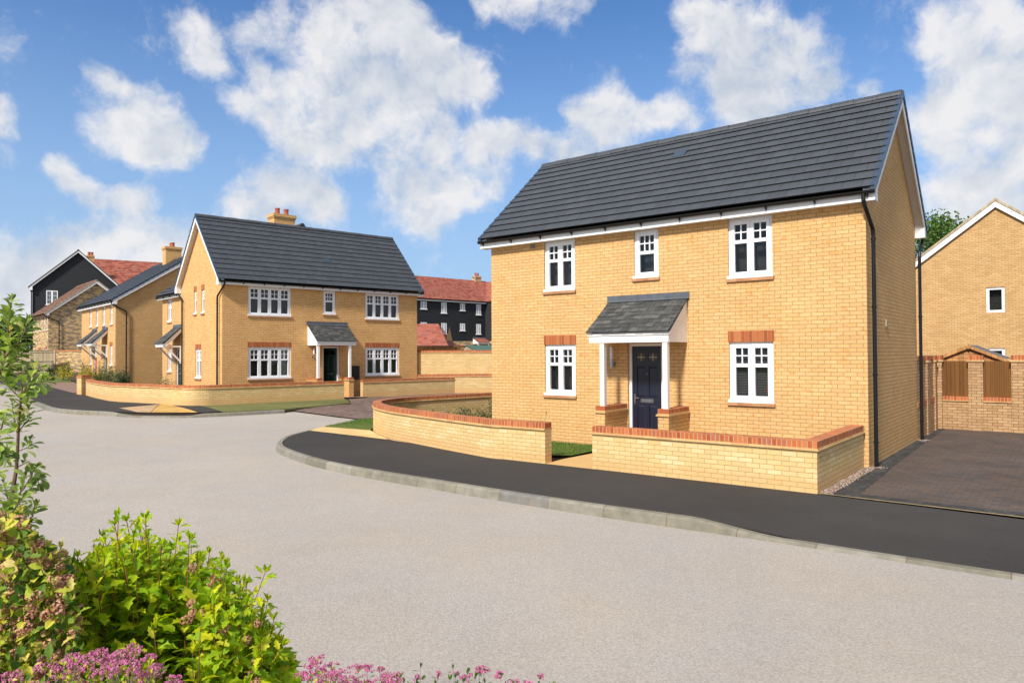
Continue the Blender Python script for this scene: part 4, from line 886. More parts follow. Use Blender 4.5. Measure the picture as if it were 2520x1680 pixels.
# ------------------------------------------------------------------ walls that follow a path
def smooth(pts, n=6):
    pts = [Vector(p) for p in pts]; out = []
    for i in range(len(pts) - 1):
        p0 = pts[max(i - 1, 0)]; p1 = pts[i]; p2 = pts[i + 1]; p3 = pts[min(i + 2, len(pts) - 1)]
        for k in range(n):
            t = k / n; out.append(.5 * ((2 * p1) + (p2 - p0) * t + (2 * p0 - 5 * p1 + 4 * p2 - p3) * t * t + (3 * p1 - p0 - 3 * p2 + p3) * t ** 3))
    return out + [pts[-1]]
def offset(pts, d):
    out = []
    for i, p in enumerate(pts):
        a = (pts[i] - pts[i - 1]).normalized() if i > 0 else None; b = (pts[i + 1] - pts[i]).normalized() if i < len(pts) - 1 else None
        if a is None: a = b
        if b is None: b = a
        t = (a + b).normalized(); n = Vector((-t.y, t.x)); c = max(.5, n.dot(Vector((-a.y, a.x)))); out.append(p + n * d / c)
    return out
def ribbon(mb, pts, d0, d1, zb, zt, top_v=None, upright=False, closed_ends=True):
    """wall between offsets d0..d1 (to the left of the path) from zb(p) to zt(p)"""
    L0, L1 = offset(pts, d0), offset(pts, d1); s = 0
    for i in range(len(pts) - 1):
        a, b = pts[i], pts[i + 1]; ds = (b - a).length
        zb0, zt0, zb1, zt1 = zb(a), zt(a), zb(b), zt(b)
        for L, fl in ((L0, False), (L1, True)):
            P = [(*L[i], zb0), (*L[i + 1], zb1), (*L[i + 1], zt1), (*L[i], zt0)]; U = [(s, zb0), (s + ds, zb1), (s + ds, zt1), (s, zt0)]
            if fl: P.reverse(); U.reverse()
            mb.face(P, U)
        mb.face([(*L0[i], zt0), (*L0[i + 1], zt1), (*L1[i + 1], zt1), (*L1[i], zt0)], [(s, 0), (s + ds, 0), (s + ds, .2), (s, .2)])
        mb.face([(*L0[i], zb0), (*L1[i], zb0), (*L1[i + 1], zb1), (*L0[i + 1], zb1)], [(s, 0), (s, .2), (s + ds, .2), (s + ds, 0)])
        s += ds
    for i in (0, len(pts) - 1):
        z0, z1 = zb(pts[i]), zt(pts[i]); w = (L1[i] - L0[i]).length
        mb.face([(*L0[i], z0), (*L1[i], z0), (*L1[i], z1), (*L0[i], z1)], [(.004, z0), (.004 + (w if not upright else .065), z0), (.004 + (w if not upright else .065), z1), (.004, z1)])
def garden_wall(pts, h, th, label, mat='brick_cream', hf=hh, side=1, zabs=None, cat='garden wall', name='garden_wall', cop='brick_red_upright', group=None, over=.03):
    pts = [Vector(p[:2]) for p in pts]; 
    root = thing(name, label, cat, (0, 0, 0), 0, group)
    p0 = pts[0]; root.location = (p0.x, p0.y, hf(p0.x, p0.y)); off = Vector((p0.x, p0.y)); z_ = root.location.z
    q = [p - off for p in pts]
    H = lambda p: hf(p.x + off.x, p.y + off.y) - z_
    top = (lambda p: zabs - z_) if zabs is not None else (lambda p: H(p) + h)
    d0, d1 = (0, th) if side > 0 else (-th, 0)
    m = MB(); ribbon(m, q, d0, d1, lambda p: H(p) - .25, lambda p: top(p) - .14); m.build('brickwork', mat, root)
    m = MB(); ribbon(m, q, d0 - over, d1 + over, lambda p: top(p) - .14, lambda p: top(p) - .125); ribbon(m, q, d0 - over * .4, d1 + over * .4, lambda p: top(p) - .125, lambda p: top(p) - .102); m.build('creasing', 'creasing_tile', root)
    m = MB(); ribbon(m, q, d0 - .004, d1 + .004, lambda p: top(p) - .102, lambda p: top(p), upright=True); m.build('coping', cop, root)
    return root
P_ = lambda *a: [Vector(p) for p in a]
# near curved wall: from the gap, along the footway, round the nose and back behind the house
curve = [AA(5.0, -3.03), AA(6.0, -3.04), (-.5, 14.43), (-1.43, 15.60), (-2.42, 16.92), (-3.06, 17.86), (-3.56, 18.85), (-3.84, 19.7), (-3.93, 20.4), (-3.78, 21.2), (-3.3, 22.1), (-2.3, 23.1), (-.72, 24.5), (1.2, 26.1), (3.6, 28.0)]
curve = [Vector(p) for p in curve]
c2 = [curve[0], curve[1]] + smooth(curve[1:], 5)[1:]
garden_wall(c2, .775, .215, 'low curved cream brick wall sweeping round left of the path gap to the nearest house', side=-1)
w2 = [AA(3.97, -3.0), AA(.08, -3.0), AA(.08, -.02)]
garden_wall(w2, .775, .215, 'low cream brick wall with a square corner, right of the path gap to the nearest house', side=1)
# walls in front of the chimneyed house
wb = [(-20.3, 33.95), (-19.86, 33.39), (-17.3, 30.35), (-16.6, 29.65), (-15.9, 29.15), (-13.95, 27.96), (-13.1, 27.3), (-12.5, 26.95), (-12.05, 26.83), (-11.6, 26.95), (-11.2, 27.25), (-10.47, 27.86), (-7.23, 30.66)]
wb = [Vector(p) for p in wb]; wbs = [wb[0], wb[1]] + smooth(wb[1:-1], 4)[1:] + [wb[-1]]
garden_wall(wbs, .76, .215, 'long low cream brick wall with rounded corners below the four-light windows', side=1)
m = MB(); ang = math.atan2(BU.y, BU.x); pr = thing('gate_pier', 'square brick pier with a red cap at the left end of the long garden wall', 'brick pier', (-20.62, 34.35, .26), ang + .25)
m.box(-.23, .23, -.23, .23, -.2, .78); m.build('brickwork', 'brick_cream', pr); m = MB(); m.box(-.26, .26, -.26, .26, .78, .81); m.build('creasing', 'creasing_tile', pr); m = MB(); m.box(-.235, .235, -.235, .235, .81, .91); m.build('coping', 'brick_red_upright', pr)
garden_wall([(-6.67, 31.82), (-4.96, 33.3), (-1.08, 36.6), (.9, 38.3)], .76, .215, 'straight low cream brick wall right of the open front door, beside the brown brick drive')
garden_wall([(-4.62, 34.86), (.6, 35.6)], .9, .215, 'low brick wall with red coping directly at the foot of the tall screen wall', hf=lambda x, y: .2)
garden_wall([(-4.66, 35.4), (1.8, 35.75)], 2.08, .215, 'tall cream brick wall with red coping, below the red garage roof', hf=lambda x, y: .2, cat='wall', name='screen_wall')
garden_wall([(-38.0, 57.95), (-33.2, 57.6)], 1.95, .215, 'mottled brick wall with red coping, next to the pale timber fence', mat='brick_brindled', hf=lambda x, y: .62, cat='wall', name='screen_wall')

# ------------------------------------------------------------------ brick and timber screen wall at the right
bw = thing('boundary_wall', 'brick wall with tall piers and brown timber panels at the end of the driveway', 'wall', (*AA(.0, 8.37), 0), AROT)
front = Plane((0, 0, 0), (1, 0, 0), (0, -1, 0))
def pier(parent, pl, a, b, d=.07, z1=1.85, mat='brick_boundary', cap='brick_red_upright'):
    m = MB(); pbox(m, pl, a, b, -.2, z1 - .03, -.25, d); p = m.build('pier', mat, parent)
    m = MB(); pbox(m, pl, a - .03, b + .03, z1 - .03, z1 + .02, -.28, d + .03); m.build('creasing', 'creasing_tile', p)
    m = MB(); pbox(m, pl, a - .0, b + .0, z1 + .02, z1 + .14, -.25, d); m.build('coping', cap, p)
spans = [(.12, .72), (1.05, 1.66), (2.1, 2.75), (3.15, 3.8), (4.2, 4.85)]
for a, b in ((0, .12), (.72, 1.05), (1.66, 2.1), (2.75, 3.15), (3.8, 4.2)): pier(bw, front, a, b)
for a, b in spans:
    m = MB(); pbox(m, front, a, b, -.2, .76, -.22, 0); d = m.build('dwarf_wall', 'brick_boundary', bw)
    m = MB(); pbox(m, front, a, b, .76, .79, -.24, .03); m.build('creasing', 'creasing_tile', d); m = MB(); pbox(m, front, a, b, .79, .895, -.22, .0); m.build('coping', 'brick_red_upright', d)
    m = MB(); pbox(m, front, a, b, .9, 1.84, -.14, -.11)
    x = a
    while x < b - .02:
        w = min(.1, b - x); pbox(m, front, x, x + w * .94, .905, 1.835, -.112, -.095 if int((x - a) / .1) % 2 else -.088); x += .1
    m.build('timber_panel', 'fence_brown', bw)
side = Plane((.0, 0, 0), (0, -1, 0), (1, 0, 0))
m = MB(); pbox(m, side, 0, 3.15, -.2, .76, -.22, 0); d = m.build('dwarf_wall', 'brick_boundary', bw)
m = MB(); pbox(m, side, 0, 3.15, .76, .895, -.22, .01); m.build('coping', 'brick_red_upright', d)
m = MB(); pbox(m, side, 0, 3.15, .9, 1.87, -.24, -.02); m.build('brickwork', 'brick_boundary', bw)
pier(bw, side, .3, .6, .035); pier(bw, side, 1.5, 1.9, .035)
m = MB(); pbox(m, side, -.02, 3.15, 1.88, 1.99, -.25, -.0); m.build('coping', 'brick_red_upright', bw)
# ------------------------------------------------------------------ timber shed behind it
shp = AA(-.52, 8.37 + 2.3); shd = thing('garden_shed', 'orange timber shed gable peeping over the timber-panelled brick wall', 'shed', (shp.x, shp.y, 0), AROT)
m = MB(); wall_face(m, front, -.78, .78, 0, 1.88, apex=(0, 2.22, 1.89)); wall_face(m, Plane((-.78, 0, 0), (0, 1, 0), (-1, 0, 0)), 0, 2.2, 0, 1.88); wall_face(m, Plane((.78, 0, 0), (0, 1, 0), (1, 0, 0)), 0, 2.2, 0, 1.88)
z = .1
while z < 2.1: 
    w = .78 if z < 1.85 else max(.02, .78 * (2.2 - z) / .34); pbox(m, front, -w, w, z, z + .006, 0, .012); z += .12
m.build('wall', 'shed_wood', shd)
m = MB(); m.face([(-.92, -.1, 1.87), (0, -.1, 2.29), (0, 2.3, 2.29), (-.92, 2.3, 1.87)]); m.face([(.92, -.1, 1.87), (0, -.1, 2.29), (0, 2.3, 2.29), (.92, 2.3, 1.87)]); m.build('roof', 'lead', shd)
m = MB()
for sg in (-1, 1): m.prism([(sg * .93, 1.77), (0, 2.19), (0, 2.285), (sg * .93, 1.865)], 'y', -.1, -.075)
m.prism([(0, 2.16), (.07, 2.235), (0, 2.32), (-.07, 2.235)], 'y', -.125, -.1); m.build('barge_board', 'shed_wood', shd)

# ------------------------------------------------------------------ things behind the tall wall
gr = thing('garage', 'garage with a red tiled roof just behind the tall brick wall', 'garage', (-9.5, 47, .3), -.03)
m = MB(); front = Plane((0, 0, 0), (1, 0, 0), (0, -1, 0)); wall_face(m, front, 0, 5.1, 0, 2.25); wall_face(m, Plane((5.1, 0, 0), (0, 1, 0), (1, 0, 0)), 0, 5, 0, 2.25, apex=(2.5, 3.7, 2.3)); m.build('wall', 'brick_yellow', gr)
m = MB(); n = 11
for i in range(n):
    t0, t1 = i / n, min(1, (i + 1.1) / n); y0, z0 = -.3 + 2.6 * t0, 2.33 + 1.55 * t0; y1, z1 = -.3 + 2.6 * t1, 2.33 + 1.55 * t1; x0, x1 = 5.35 - 1.02 * t0, 5.35 - 1.02 * t1
    m.face([(-.2, y0, z0 + .035), (x0, y0, z0 + .035), (x1, y1, z1), (-.2, y1, z1)], [(-.2, i * .3), (x0, i * .3), (x1, i * .3 + .29), (-.2, i * .3 + .29)]); m.face([(-.2, y0, z0), (x0, y0, z0), (x0, y0, z0 + .035), (-.2, y0, z0 + .035)])
    yb, zb2 = y0, z0; m.face([(x0, y0, z0 + .035), (x0, 4.9 - y0, z0 + .035), (x1, 4.9 - y1, z1), (x1, y1, z1)], [(y0, i * .3), (4.9 - y0, i * .3), (4.9 - y1, i * .3 + .29), (y1, i * .3 + .29)])
rg = m.build('roof', 'roof_tile_red', gr); m = MB(); m.box(-.2, 5.36, -.36, -.28, 2.24, 2.33); m.build('gutter', 'black_plastic', rg)
def fence(label, a, b, h, n, mat, hf, post_over=.03, rails=3, group=None):
    a = Vector(a); b = Vector(b); d = b - a; L = d.length; ang = math.atan2(d.y, d.x); root = thing('timber_fence', label, 'fence', (a.x, a.y, hf), ang, group)
    pl = Plane((0, 0, 0), (1, 0, 0), (0, -1, 0)); g = L / n
    for i in range(n):
        m = MB(); x = i * g + .05
        while x < (i + 1) * g - .05: w = min(.12, (i + 1) * g - .05 - x); pbox(m, pl, x, x + w - .008, .15, h, -.02 - (.008 if int(x / .12) % 2 else 0), 0); x += .12
        m.build('panel', mat, root)
        m = MB(); pbox(m, pl, i * g + .03, (i + 1) * g - .03, 0, .15, -.01, .02); m.build('gravel_board', mat, root)
        for k in range(rails): z = .3 + (h - .45) * k / (rails - 1); m = MB(); pbox(m, pl, i * g + .04, (i + 1) * g - .04, z, z + .07, .0, .05); m.build('rail', mat, root)
        m = MB(); pbox(m, pl, i * g + .03, (i + 1) * g - .03, h, h + .03, -.04, .05); m.build('capping', mat, root)
    for i in range(n + 1): m = MB(); pbox(m, pl, i * g - .05, i * g + .05, 0, h + post_over, -.06, .06); m.build('post', mat, root)
fence('pale timber fence left of the mottled brick wall', (-46.0, 55.6), (-36.5, 56.9), 1.88, 3, 'fence_pale', .66)
fence('orange timber fence top showing between the garage roof and the tall brick wall', (-9.0, 42), (-3.17, 42), 2.2, 3, 'fence_orange', .3, rails=2)
gs = thing('garden_shed', 'small shed with a green felt roof behind the tall brick wall', 'shed', (-2.85, 44.2, .3), -.1)
m = MB(); wall_face(m, front, -.45, .45, 0, 2.0, apex=(0, 2.28, 2.02)); wall_face(m, Plane((.45, 0, 0), Vector((.97, .24, 0)), Vector((.24, -.97, 0))), 0, 2.2, 0, 2.0); m.build('wall', 'fence_pale', gs)
t = NT('green_felt'); t.col((.07, .13, .11)); t.set(.9, .2)
m = MB(); m.face([(-.55, -.05, 1.98), (0, -.05, 2.33), (1.45, .4, 2.33), (.9, .4, 1.98)]); m.face([(.55, -.05, 1.98), (0, -.05, 2.33), (1.6, .4, 2.33), (2.2, .4, 1.98)]); m.build('roof', 'green_felt', gs)
pk = thing('brick_pillar', 'short brick pillar with a red top beside the green-roofed shed', 'brick pier', (-3.05, 42.35, .3), 0)
m = MB(); m.box(-.2, .18, -.2, .2, 0, 2.2); m.build('brickwork', 'brick_brindled', pk); m = MB(); m.box(-.24, .22, -.24, .24, 2.2, 2.32); m.build('coping', 'brick_red_upright', pk)

# ------------------------------------------------------------------ ground
flat = lambda x, y: 0.
KI = P_((-4.91, 23.41), (-5.2, 22.2), (-5.49, 20.86), (-5.64, 19.66), (-5.72, 18.69), (-5.66, 17.8), (-5.42, 16.83), (-4.98, 15.95), (-4.12, 14.72), (-3.28, 13.75), (-2.5, 13.02), (-1.75, 12.38), (-1.05, 11.80), (-.37, 11.22), (.42, 10.58), (1.30, 9.90), (2.0, 9.40), (2.6, 8.97), (3.42, 8.36), (4.2, 7.74), (5.05, 7.08), (8.0, 4.80), (12, 1.8))
KIs = smooth(KI, 4)
def kz(p):   # kerb top height
    if p.y > 19.3 and p.x < -3: return max(-.03, -.03 * min(1, (p.y - 19.3) / 1.2))
    s = (p - Vector((2.35, 9.15))).dot(Vector((.79, -.61)))
    return 0 if s < 0 else max(-.108, -.108 * s / .95)
def kerb(name, line, kzf, rz, side=1, w=.13, hf=hh):
    m = MB(); L = 0
    O = offset(line, -w * side); O2 = offset(line, -(w - .03) * side); O3 = offset(line, -(w + .025) * side); I = line
    s = 0
    for i in range(len(line) - 1):
        ds = (line[i + 1] - line[i]).length; 
        h0, h1 = hf(*line[i]), hf(*line[i + 1]); a, b = kzf(line[i]) + h0 + .006, kzf(line[i + 1]) + h1 + .006; r0, r1 = rz + h0 - .05, rz + h1 - .05
        q = [((I, a, b)), ((O2, a, b)), ((O, a - .03, b - .03)), ((O3, r0, r1))]
        for k in range(3):
            A, a0, a1 = q[k]; B, b0, b1 = q[k + 1]; m.face([(*A[i], a0), (*A[i + 1], a1), (*B[i + 1], b1), (*B[i], b0)], [(s, k * .1), (s + ds, k * .1), (s + ds, k * .1 + .1), (s, k * .1 + .1)])
        m.face([(*I[i], a), (*I[i + 1], b), (*I[i + 1], r1), (*I[i], r0)], [(s, 0), (s + ds, 0), (s + ds, .1), (s, .1)])
        s += ds
    o = m.build(name, 'kerb_concrete'); tag(o, kind='structure')
kerb('kerb', KIs, kz, -.14, 1)
RZ = -.14
KF = P_((-58, 72), (-48, 60.6), (-39, 51.5), (-30.63, 42.64), (-25.52, 36.69), (-20.57, 30.66), (-18.4, 28.1), (-16.93, 26.36), (-15.73, 25.33), (-14.3, 24.55), (-13.2, 24.05), (-12.4, 23.8), (-11.4, 23.85), (-10.5, 24.2), (-9.39, 24.95), (-8.3, 25.85))
KFs = smooth(KF, 3)
kerb('kerb', KFs, lambda p: 0 if p.x < -13.6 else (max(-.09, -.09 * (p.x + 13.6) / .9) if p.x < -10.6 else -.03), -.14, -1 * -1)
# base layers
sheet('ground', [(-400, -60), (400, -60), (400, 500), (-400, 500)], -.5, 'grass', 40, zf=lambda x, y: hh(x, y) if abs(x) < 80 and y < 120 else (.2 if y > 0 else 0) - .2)
rp = [(-60, -20), (25, -20), (14.2, 0.2), (12, 1.75)] + [tuple(p + Vector((-.05, -.05))) for p in KI[::-1][1:]] + [(-4.6, 24.2), (-8.45, 26.51)] + [tuple(p) for p in KF[::-1]] + [(-75, 72), (-60, 40)]
sheet('road', rp, RZ, 'road_surface', 2.0)
# plots
def zk(x, y):   # footway falls to the dropped kerb
    p = Vector((x, y)); s = (p - Vector((2.35, 9.15))).dot(Vector((.79, -.61))); back = (p - AA(0, -3)).dot(-AV)  # distance in front of the wall line
    f = min(1, max(0, back / 1.3)) ; return -.108 * min(1, max(0, s / .95)) * f
nearplot = [tuple(p) for p in KI[::-1]] + [(-3.5, 24.5), (0, 27.6), (4, 31), (20, 45), (40, 40), (40, -8), (20, -4)]
sheet('front_garden', nearplot, -.03, 'soil', 1.2, zf=zk, skirt=.2)
farback = [(-8.3, 25.85), (-6.6, 28.3), (-7.0, 31), (-5, 33.6), (3, 40.4), (20, 54), (40, 90), (-30, 110), (-80, 90)]
sheet('rear_garden', [tuple(p) for p in KF] + farback[1:], -.03, 'soil', 2.5, skirt=.2)
# brick drive between the plots
sheet('brick_drive', [(-8.45, 26.51), (-4.98, 24.0), (-3.2, 24.9), (.4, 27.8), (4, 31), (14, 39.8), (3, 40.6), (-5, 33.8), (-7.1, 31.0), (-6.4, 28.3)], -.03, 'block_brown', 1.2, zf=lambda x, y: hh(x, y) - max(0, .07 - .05 * (Vector((x, y)) - Vector((-6.7, 25.2))).dot(Vector((.56, .83)))) )
fw1 = [tuple(p) for p in KI[3:][::-1]] + [(-5.6, 19.7), (-3.06, 17.55), (-2.42, 16.9), (-1.43, 15.58), (-.5, 14.40)] + [tuple(AA(6, -3.03)), tuple(AA(5, -3.02)), tuple(AA(3.84, -3.0)), tuple(AA(.1, -3.0)), tuple(AA(-2.41, -3.10)), tuple(AA(-9, -3.3)), (16, 3)]
sheet('pavement', fw1[:-1], .004, 'footway_asphalt', .6, zf=zk)
sheet('sett_band', [(-5.6, 19.72), (-5.53, 20.76), (-3.93, 19.72), (-3.5, 18.6), (-3.06, 17.56)], .008, 'sett_yellow', .6, zf=flat)
lawn1 = [(-4.91, 23.35), (-5.47, 20.86), (-3.95, 19.82), (-3.96, 20.5), (-3.85, 21.2), (-3.4, 22.2), (-4.0, 23.6)]
sheet('grass_verge', lawn1, .02, 'grass', .5, zf=lambda x, y: max(-.05, -.0 - max(0, (y - 20.9)) * .02), skirt=.06)
sheet('grass_verge', [(-12.1, 26.75), (-11.9, 27.0), (-11.2, 27.25), (-10.47, 27.84), (-7.2, 30.68), (-6.46, 28.5), (-8.25, 25.9), (-9.39, 24.99), (-10.05, 24.6)], .015, 'verge_grass', .7, zf=lambda x, y: hh(x, y) - .02, skirt=.06)
sheet('pavement', [tuple(p) for p in KF[1:-2]] + [(-10.0, 24.6), (-11.9, 27.05), (-12.5, 27.0), (-13.95, 28.0), (-16.2, 29.3), (-16.77, 29.9), (-19.86, 33.39), (-20.57, 34.23), (-21.94, 35.82), (-27.71, 42.64), (-33.96, 49.47), (-36.3, 50.9), (-42, 54.8), (-48, 62)], .004, 'footway_asphalt', 1.5)
sheet('tactile_paving', [(-13.6, 27.5), (-13.38, 27.65), (-10.65, 24.15), (-12.1, 23.9)], .012, 'tactile_yellow', .7)
sheet('tactile_paving', [(-14.2, 25.75), (-13.62, 27.48), (-12.12, 23.9), (-12.6, 23.95)], .012, 'tactile_buff', .7)
# driveway beside the near house
drv = [tuple(AA(-.17, 8.37)), tuple(AA(-.17, .4)), tuple(AA(-.3, -2.68)), tuple(AA(-9, -3.0)), tuple(AA(-9, 8.37))]
sheet('driveway', drv, .004, 'block_paving', 1.5, zf=flat)
sheet('driveway_edging', [tuple(AA(-.17, 8.37)), tuple(AA(.0, 8.37)), tuple(AA(.0, 0)), tuple(AA(-.08, -2.9)), tuple(AA(-.42, -2.9)), tuple(AA(-.35, -.3)), tuple(AA(-.3, .4))], .008, 'block_charcoal', .8, zf=flat)
sheet('driveway_edging', [tuple(AA(-.2, -2.66)), tuple(AA(-.15, -2.93)), tuple(AA(-9, -3.24)), tuple(AA(-9, -2.98))], .012, 'block_charcoal', 1.5, zf=flat)
sheet('edging_strip', [tuple(AA(.1, -2.95)), tuple(AA(.1, -3.0)), tuple(AA(-9, -3.285)), tuple(AA(-9, -3.24))], .016, 'edging_stone', 1.5, zf=flat)
# small garden pieces by the near house
sheet('garden_path', [tuple(AA(3.9, -3.05)), tuple(AA(5.0, -3.05)), tuple(AA(5.05, -2.4)), tuple(AA(5.0, -1.0)), tuple(AA(4.7, -.05)), tuple(AA(3.9, -.05))], .01, 'path_yellow', .6, zf=flat)
sheet('lawn', [tuple(AA(5.15, -1.9)), tuple(AA(5.15, -.25)), tuple(AA(8.6, -.25)), tuple(AA(10.5, -.8)), tuple(AA(9, -1.7)), tuple(AA(7, -2.3)), tuple(AA(5.75, -2.35))], .02, 'grass', .4, zf=flat)
sheet('path', [tuple(BB(4.5, -.02)), tuple(BB(4.5, -1.4)), tuple(BB(6.0, -1.4)), tuple(BB(6.0, -.6)), tuple(BB(5.4, -.3))], .015, 'path_brown', .6)
sheet('lawn', [(-33.5, 50.3), (-31.5, 50.6), (-27.2, 44.0), (-28.6, 42.6)], .02, 'grass', 1)
sheet('path', [(-27.0, 43.8), (-28.4, 42.5), (-21.5, 34.9), (-20.6, 35.4)], .02, 'path_brown', 1)
# gravel margin: many pebbles along the side wall
m = MB(); rr = random.Random(11)
def pebble(m, c, r, rr):
    a = [rr.uniform(.7, 1.3) * r for _ in range(6)]; P = [c + Vector((a[0], 0, 0)), c + Vector((0, a[1], 0)), c - Vector((a[2], 0, 0)), c - Vector((0, a[3], 0))]; t = c + Vector((rr.uniform(-.3, .3) * r, rr.uniform(-.3, .3) * r, a[4] * .8))
    for i in range(4): m.face([P[i], P[(i + 1) % 4], t])
for i in range(2600):
    t = rr.random(); u = rr.uniform(-.11, .06) ; v = -2.95 + 2.95 * t; p = AA(u, v); pebble(m, Vector((p.x, p.y, .005 + rr.random() * .02)), rr.uniform(.008, .017), rr)
for v0 in (.16, DA - .04):
    for i in range(160): p = AA(-.09 + rr.gauss(0, .07), v0 + rr.gauss(0, .07)); pebble(m, Vector((p.x, p.y, .008)), rr.uniform(.008, .016), rr)
t = NT('pebble'); g = t.nd('ShaderNodeNewGeometry'); t.col(t.ramp(g.outputs['Random Per Island'], [(0, (.08, .055, .045)), (.4, (.22, .14, .10)), (.7, (.31, .23, .18)), (1, (.42, .36, .31))])); t.set(.8, .3)
# faces of one pebble share no vertices, so colour per pebble comes from a merged copy
import bmesh
bm = bmesh.new(); o = m.build('gravel_margin', 'pebble'); bm.from_mesh(o.data); bmesh.ops.remove_doubles(bm, verts=bm.verts, dist=.00005); bm.to_mesh(o.data); bm.free(); tag(o, kind='stuff')
# grass blades on the small lawn and verge near the camera
m = MB()
def blades(poly, n, h, z=0., rr=rr):
    xs = [p[0] for p in poly]; ys = [p[1] for p in poly]; k = 0
    while k < n:
        x, y = rr.uniform(min(xs), max(xs)), rr.uniform(min(ys), max(ys)); c = False; j = len(poly) - 1
        for i in range(len(poly)):
            a, b = poly[i], poly[j]
            if (a[1] > y) != (b[1] > y) and x < (b[0] - a[0]) * (y - a[1]) / (b[1] - a[1]) + a[0]: c = not c
            j = i
        if not c: k += .2; continue
        k += 1; a = rr.uniform(0, 6.28); w = .006; hgt = h * rr.uniform(.5, 1.2); d = Vector((math.cos(a), math.sin(a), 0)) * w; l = Vector((rr.gauss(0, .35), rr.gauss(0, .35), 1)) * hgt; p = Vector((x, y, z))
        m.face([p - d, p + d, p + l])
blades([tuple(AA(5.15, -1.9)), tuple(AA(5.15, -.25)), tuple(AA(7.6, -.25)), tuple(AA(7, -2.3)), tuple(AA(5.75, -2.35))], 5000, .05, .02)
blades([tuple(p) for p in lawn1], 5000, .05, .0)
o = m.build('grass_blades', 'grass_blade'); tag(o, kind='stuff')
# ------------------------------------------------------------------ planting
def leaf(m, p, d, nrm, L, W, shape='oval', fold=.25, curl=.2):
    """one leaf as a connected little surface: d along the blade, nrm its face"""
    d = d.normalized(); s = d.cross(nrm)
    if s.length < 1e-4: s = d.orthogonal()
    s.normalize(); n = s.cross(d).normalized()
    if shape == 'oval': rows = [(0, .0), (.22, .62), (.55, 1.), (.82, .62), (1, 0)]
    elif shape == 'long': rows = [(0, 0), (.25, .75), (.6, .85), (1, 0)]
    elif shape == 'obovate': rows = [(0, .05), (.3, .45), (.65, 1.), (.88, .8), (1, .1)]
    else: rows = None
    b = len(m.v)
    if rows:
        for t, w in rows:
            c = p + d * (L * t) - n * (curl * L * t * t); m.v += [c + s * (W * .5 * w) + n * (fold * W * .5 * w), c, c - s * (W * .5 * w) + n * (fold * W * .5 * w)]
        for i in range(len(rows) - 1):
            o = b + i * 3
            for k in (0, 1): m.f.append([o + k, o + k + 1, o + k + 4, o + k + 3]); m.mi.append(m.m); m.uv += [(0, 0)] * 4
    else:   # three-lobed leaf with pointed tips
        out = [(0, 0), (.12, .42), (.30, .50), (.42, .98), (.52, .50), (.62, .46), (.72, .62), (.80, .30), (1.0, 0)]
        L_ = []; 
        for t, w in out:
            c = p + d * (L * t) - n * (curl * L * t * t); L_.append((c + s * (W * .5 * w) + n * (fold * W * .5 * w), c, c - s * (W * .5 * w) + n * (fold * W * .5 * w)))
        for q in L_: m.v += list(q)
        for i in range(len(out) - 1):
            o = b + i * 3
            for k in (0, 1): m.f.append([o + k, o + k + 1, o + k + 4, o + k + 3]); m.mi.append(m.m); m.uv += [(0, 0)] * 4
def rdir(rr, up=.3): 
    a = rr.uniform(0, 2 * math.pi); z = rr.uniform(-1, 1); r = math.sqrt(1 - z * z); return Vector((r * math.cos(a), r * math.sin(a), z + up)).normalized()
def stem_path(a, b, rr, bow=.12, n=6):
    a, b = Vector(a), Vector(b); L = (b - a).length; o = rdir(rr, 0) * L * bow
    return [a.lerp(b, k / (n - 1)) + o * math.sin(math.pi * k / (n - 1)) for k in range(n)]
def along(path, t):
    x = t * (len(path) - 1); i = min(int(x), len(path) - 2); return path[i].lerp(path[i + 1], x - i), (path[i + 1] - path[i]).normalized()
def leafy_stem(ml, ms, path, rr, n, L, W, shape, t0=.25, r=.004, out=.9, pair=True, tip=True, size_var=.3, stem=True):
    if stem: ms.tube(path, [r * (1.6 - k / (len(path) - 1)) for k in range(len(path))], 4, cap=False)
    a = rr.uniform(0, 6.28)
    for k in range(n):
        t = t0 + (1 - t0) * (k + rr.random() * .6) / n; t = min(t, .995); p, d = along(path, t); a += 2.4
        x = d.orthogonal().normalized(); y = d.cross(x)
        for j in ((0, math.pi) if pair else (0,)):
            o = x * math.cos(a + j) + y * math.sin(a + j); q = (o * out + d * rr.uniform(.2, .8) + Vector((0, 0, rr.uniform(-.3, .2)))).normalized()
            sz = (1 - .45 * max(0, (t - .7) / .3)) * rr.uniform(1 - size_var, 1 + size_var * .6)
            leaf(ml, p + q * .008, q, (Vector((0, 0, 1)) + rdir(rr, 0) * .55).normalized(), L * sz, W * sz, shape, rr.uniform(.1, .5), rr.uniform(0, .35))
    if tip:
        p, d = along(path, .995)
        for j in range(4): leaf(ml, p, (d * 1.3 + rdir(rr, .1) * .6).normalized(), rdir(rr, .5), L * .55, W * .4, shape, .5, .1)
def cluster(m, c, r, rr, n=26, flat=1., petal=.35):
    for i in range(n):
        d = rdir(rr, .1); p = c + Vector((d.x * r, d.y * r, d.z * r * flat)); x = d.orthogonal().normalized(); y = d.cross(x); s = r * petal * rr.uniform(.7, 1.3)
        b = len(m.v); m.v += [p + x * s, p + y * s, p - x * s, p - y * s, p + d * s * .8]
        for k in range(4): m.f.append([b + k, b + (k + 1) % 4, b + 4]); m.mi.append(m.m); m.uv += [(0, 0)] * 3
def pt(x, y, d):   # world point seen in that direction at that distance (metres)
    v = fw + rt * ((x - 1260) / 1753.4) - up * ((y - 840) / 1753.4); return Vector((0, 0, CH)) + v * (d / v.y)
def interp(pts, x):
    for (a, b), (c, d) in zip(pts, pts[1:]):
        if a <= x <= c: return b + (d - b) * (x - a) / (c - a)
    return pts[0][1] if x < pts[0][0] else pts[-1][1]

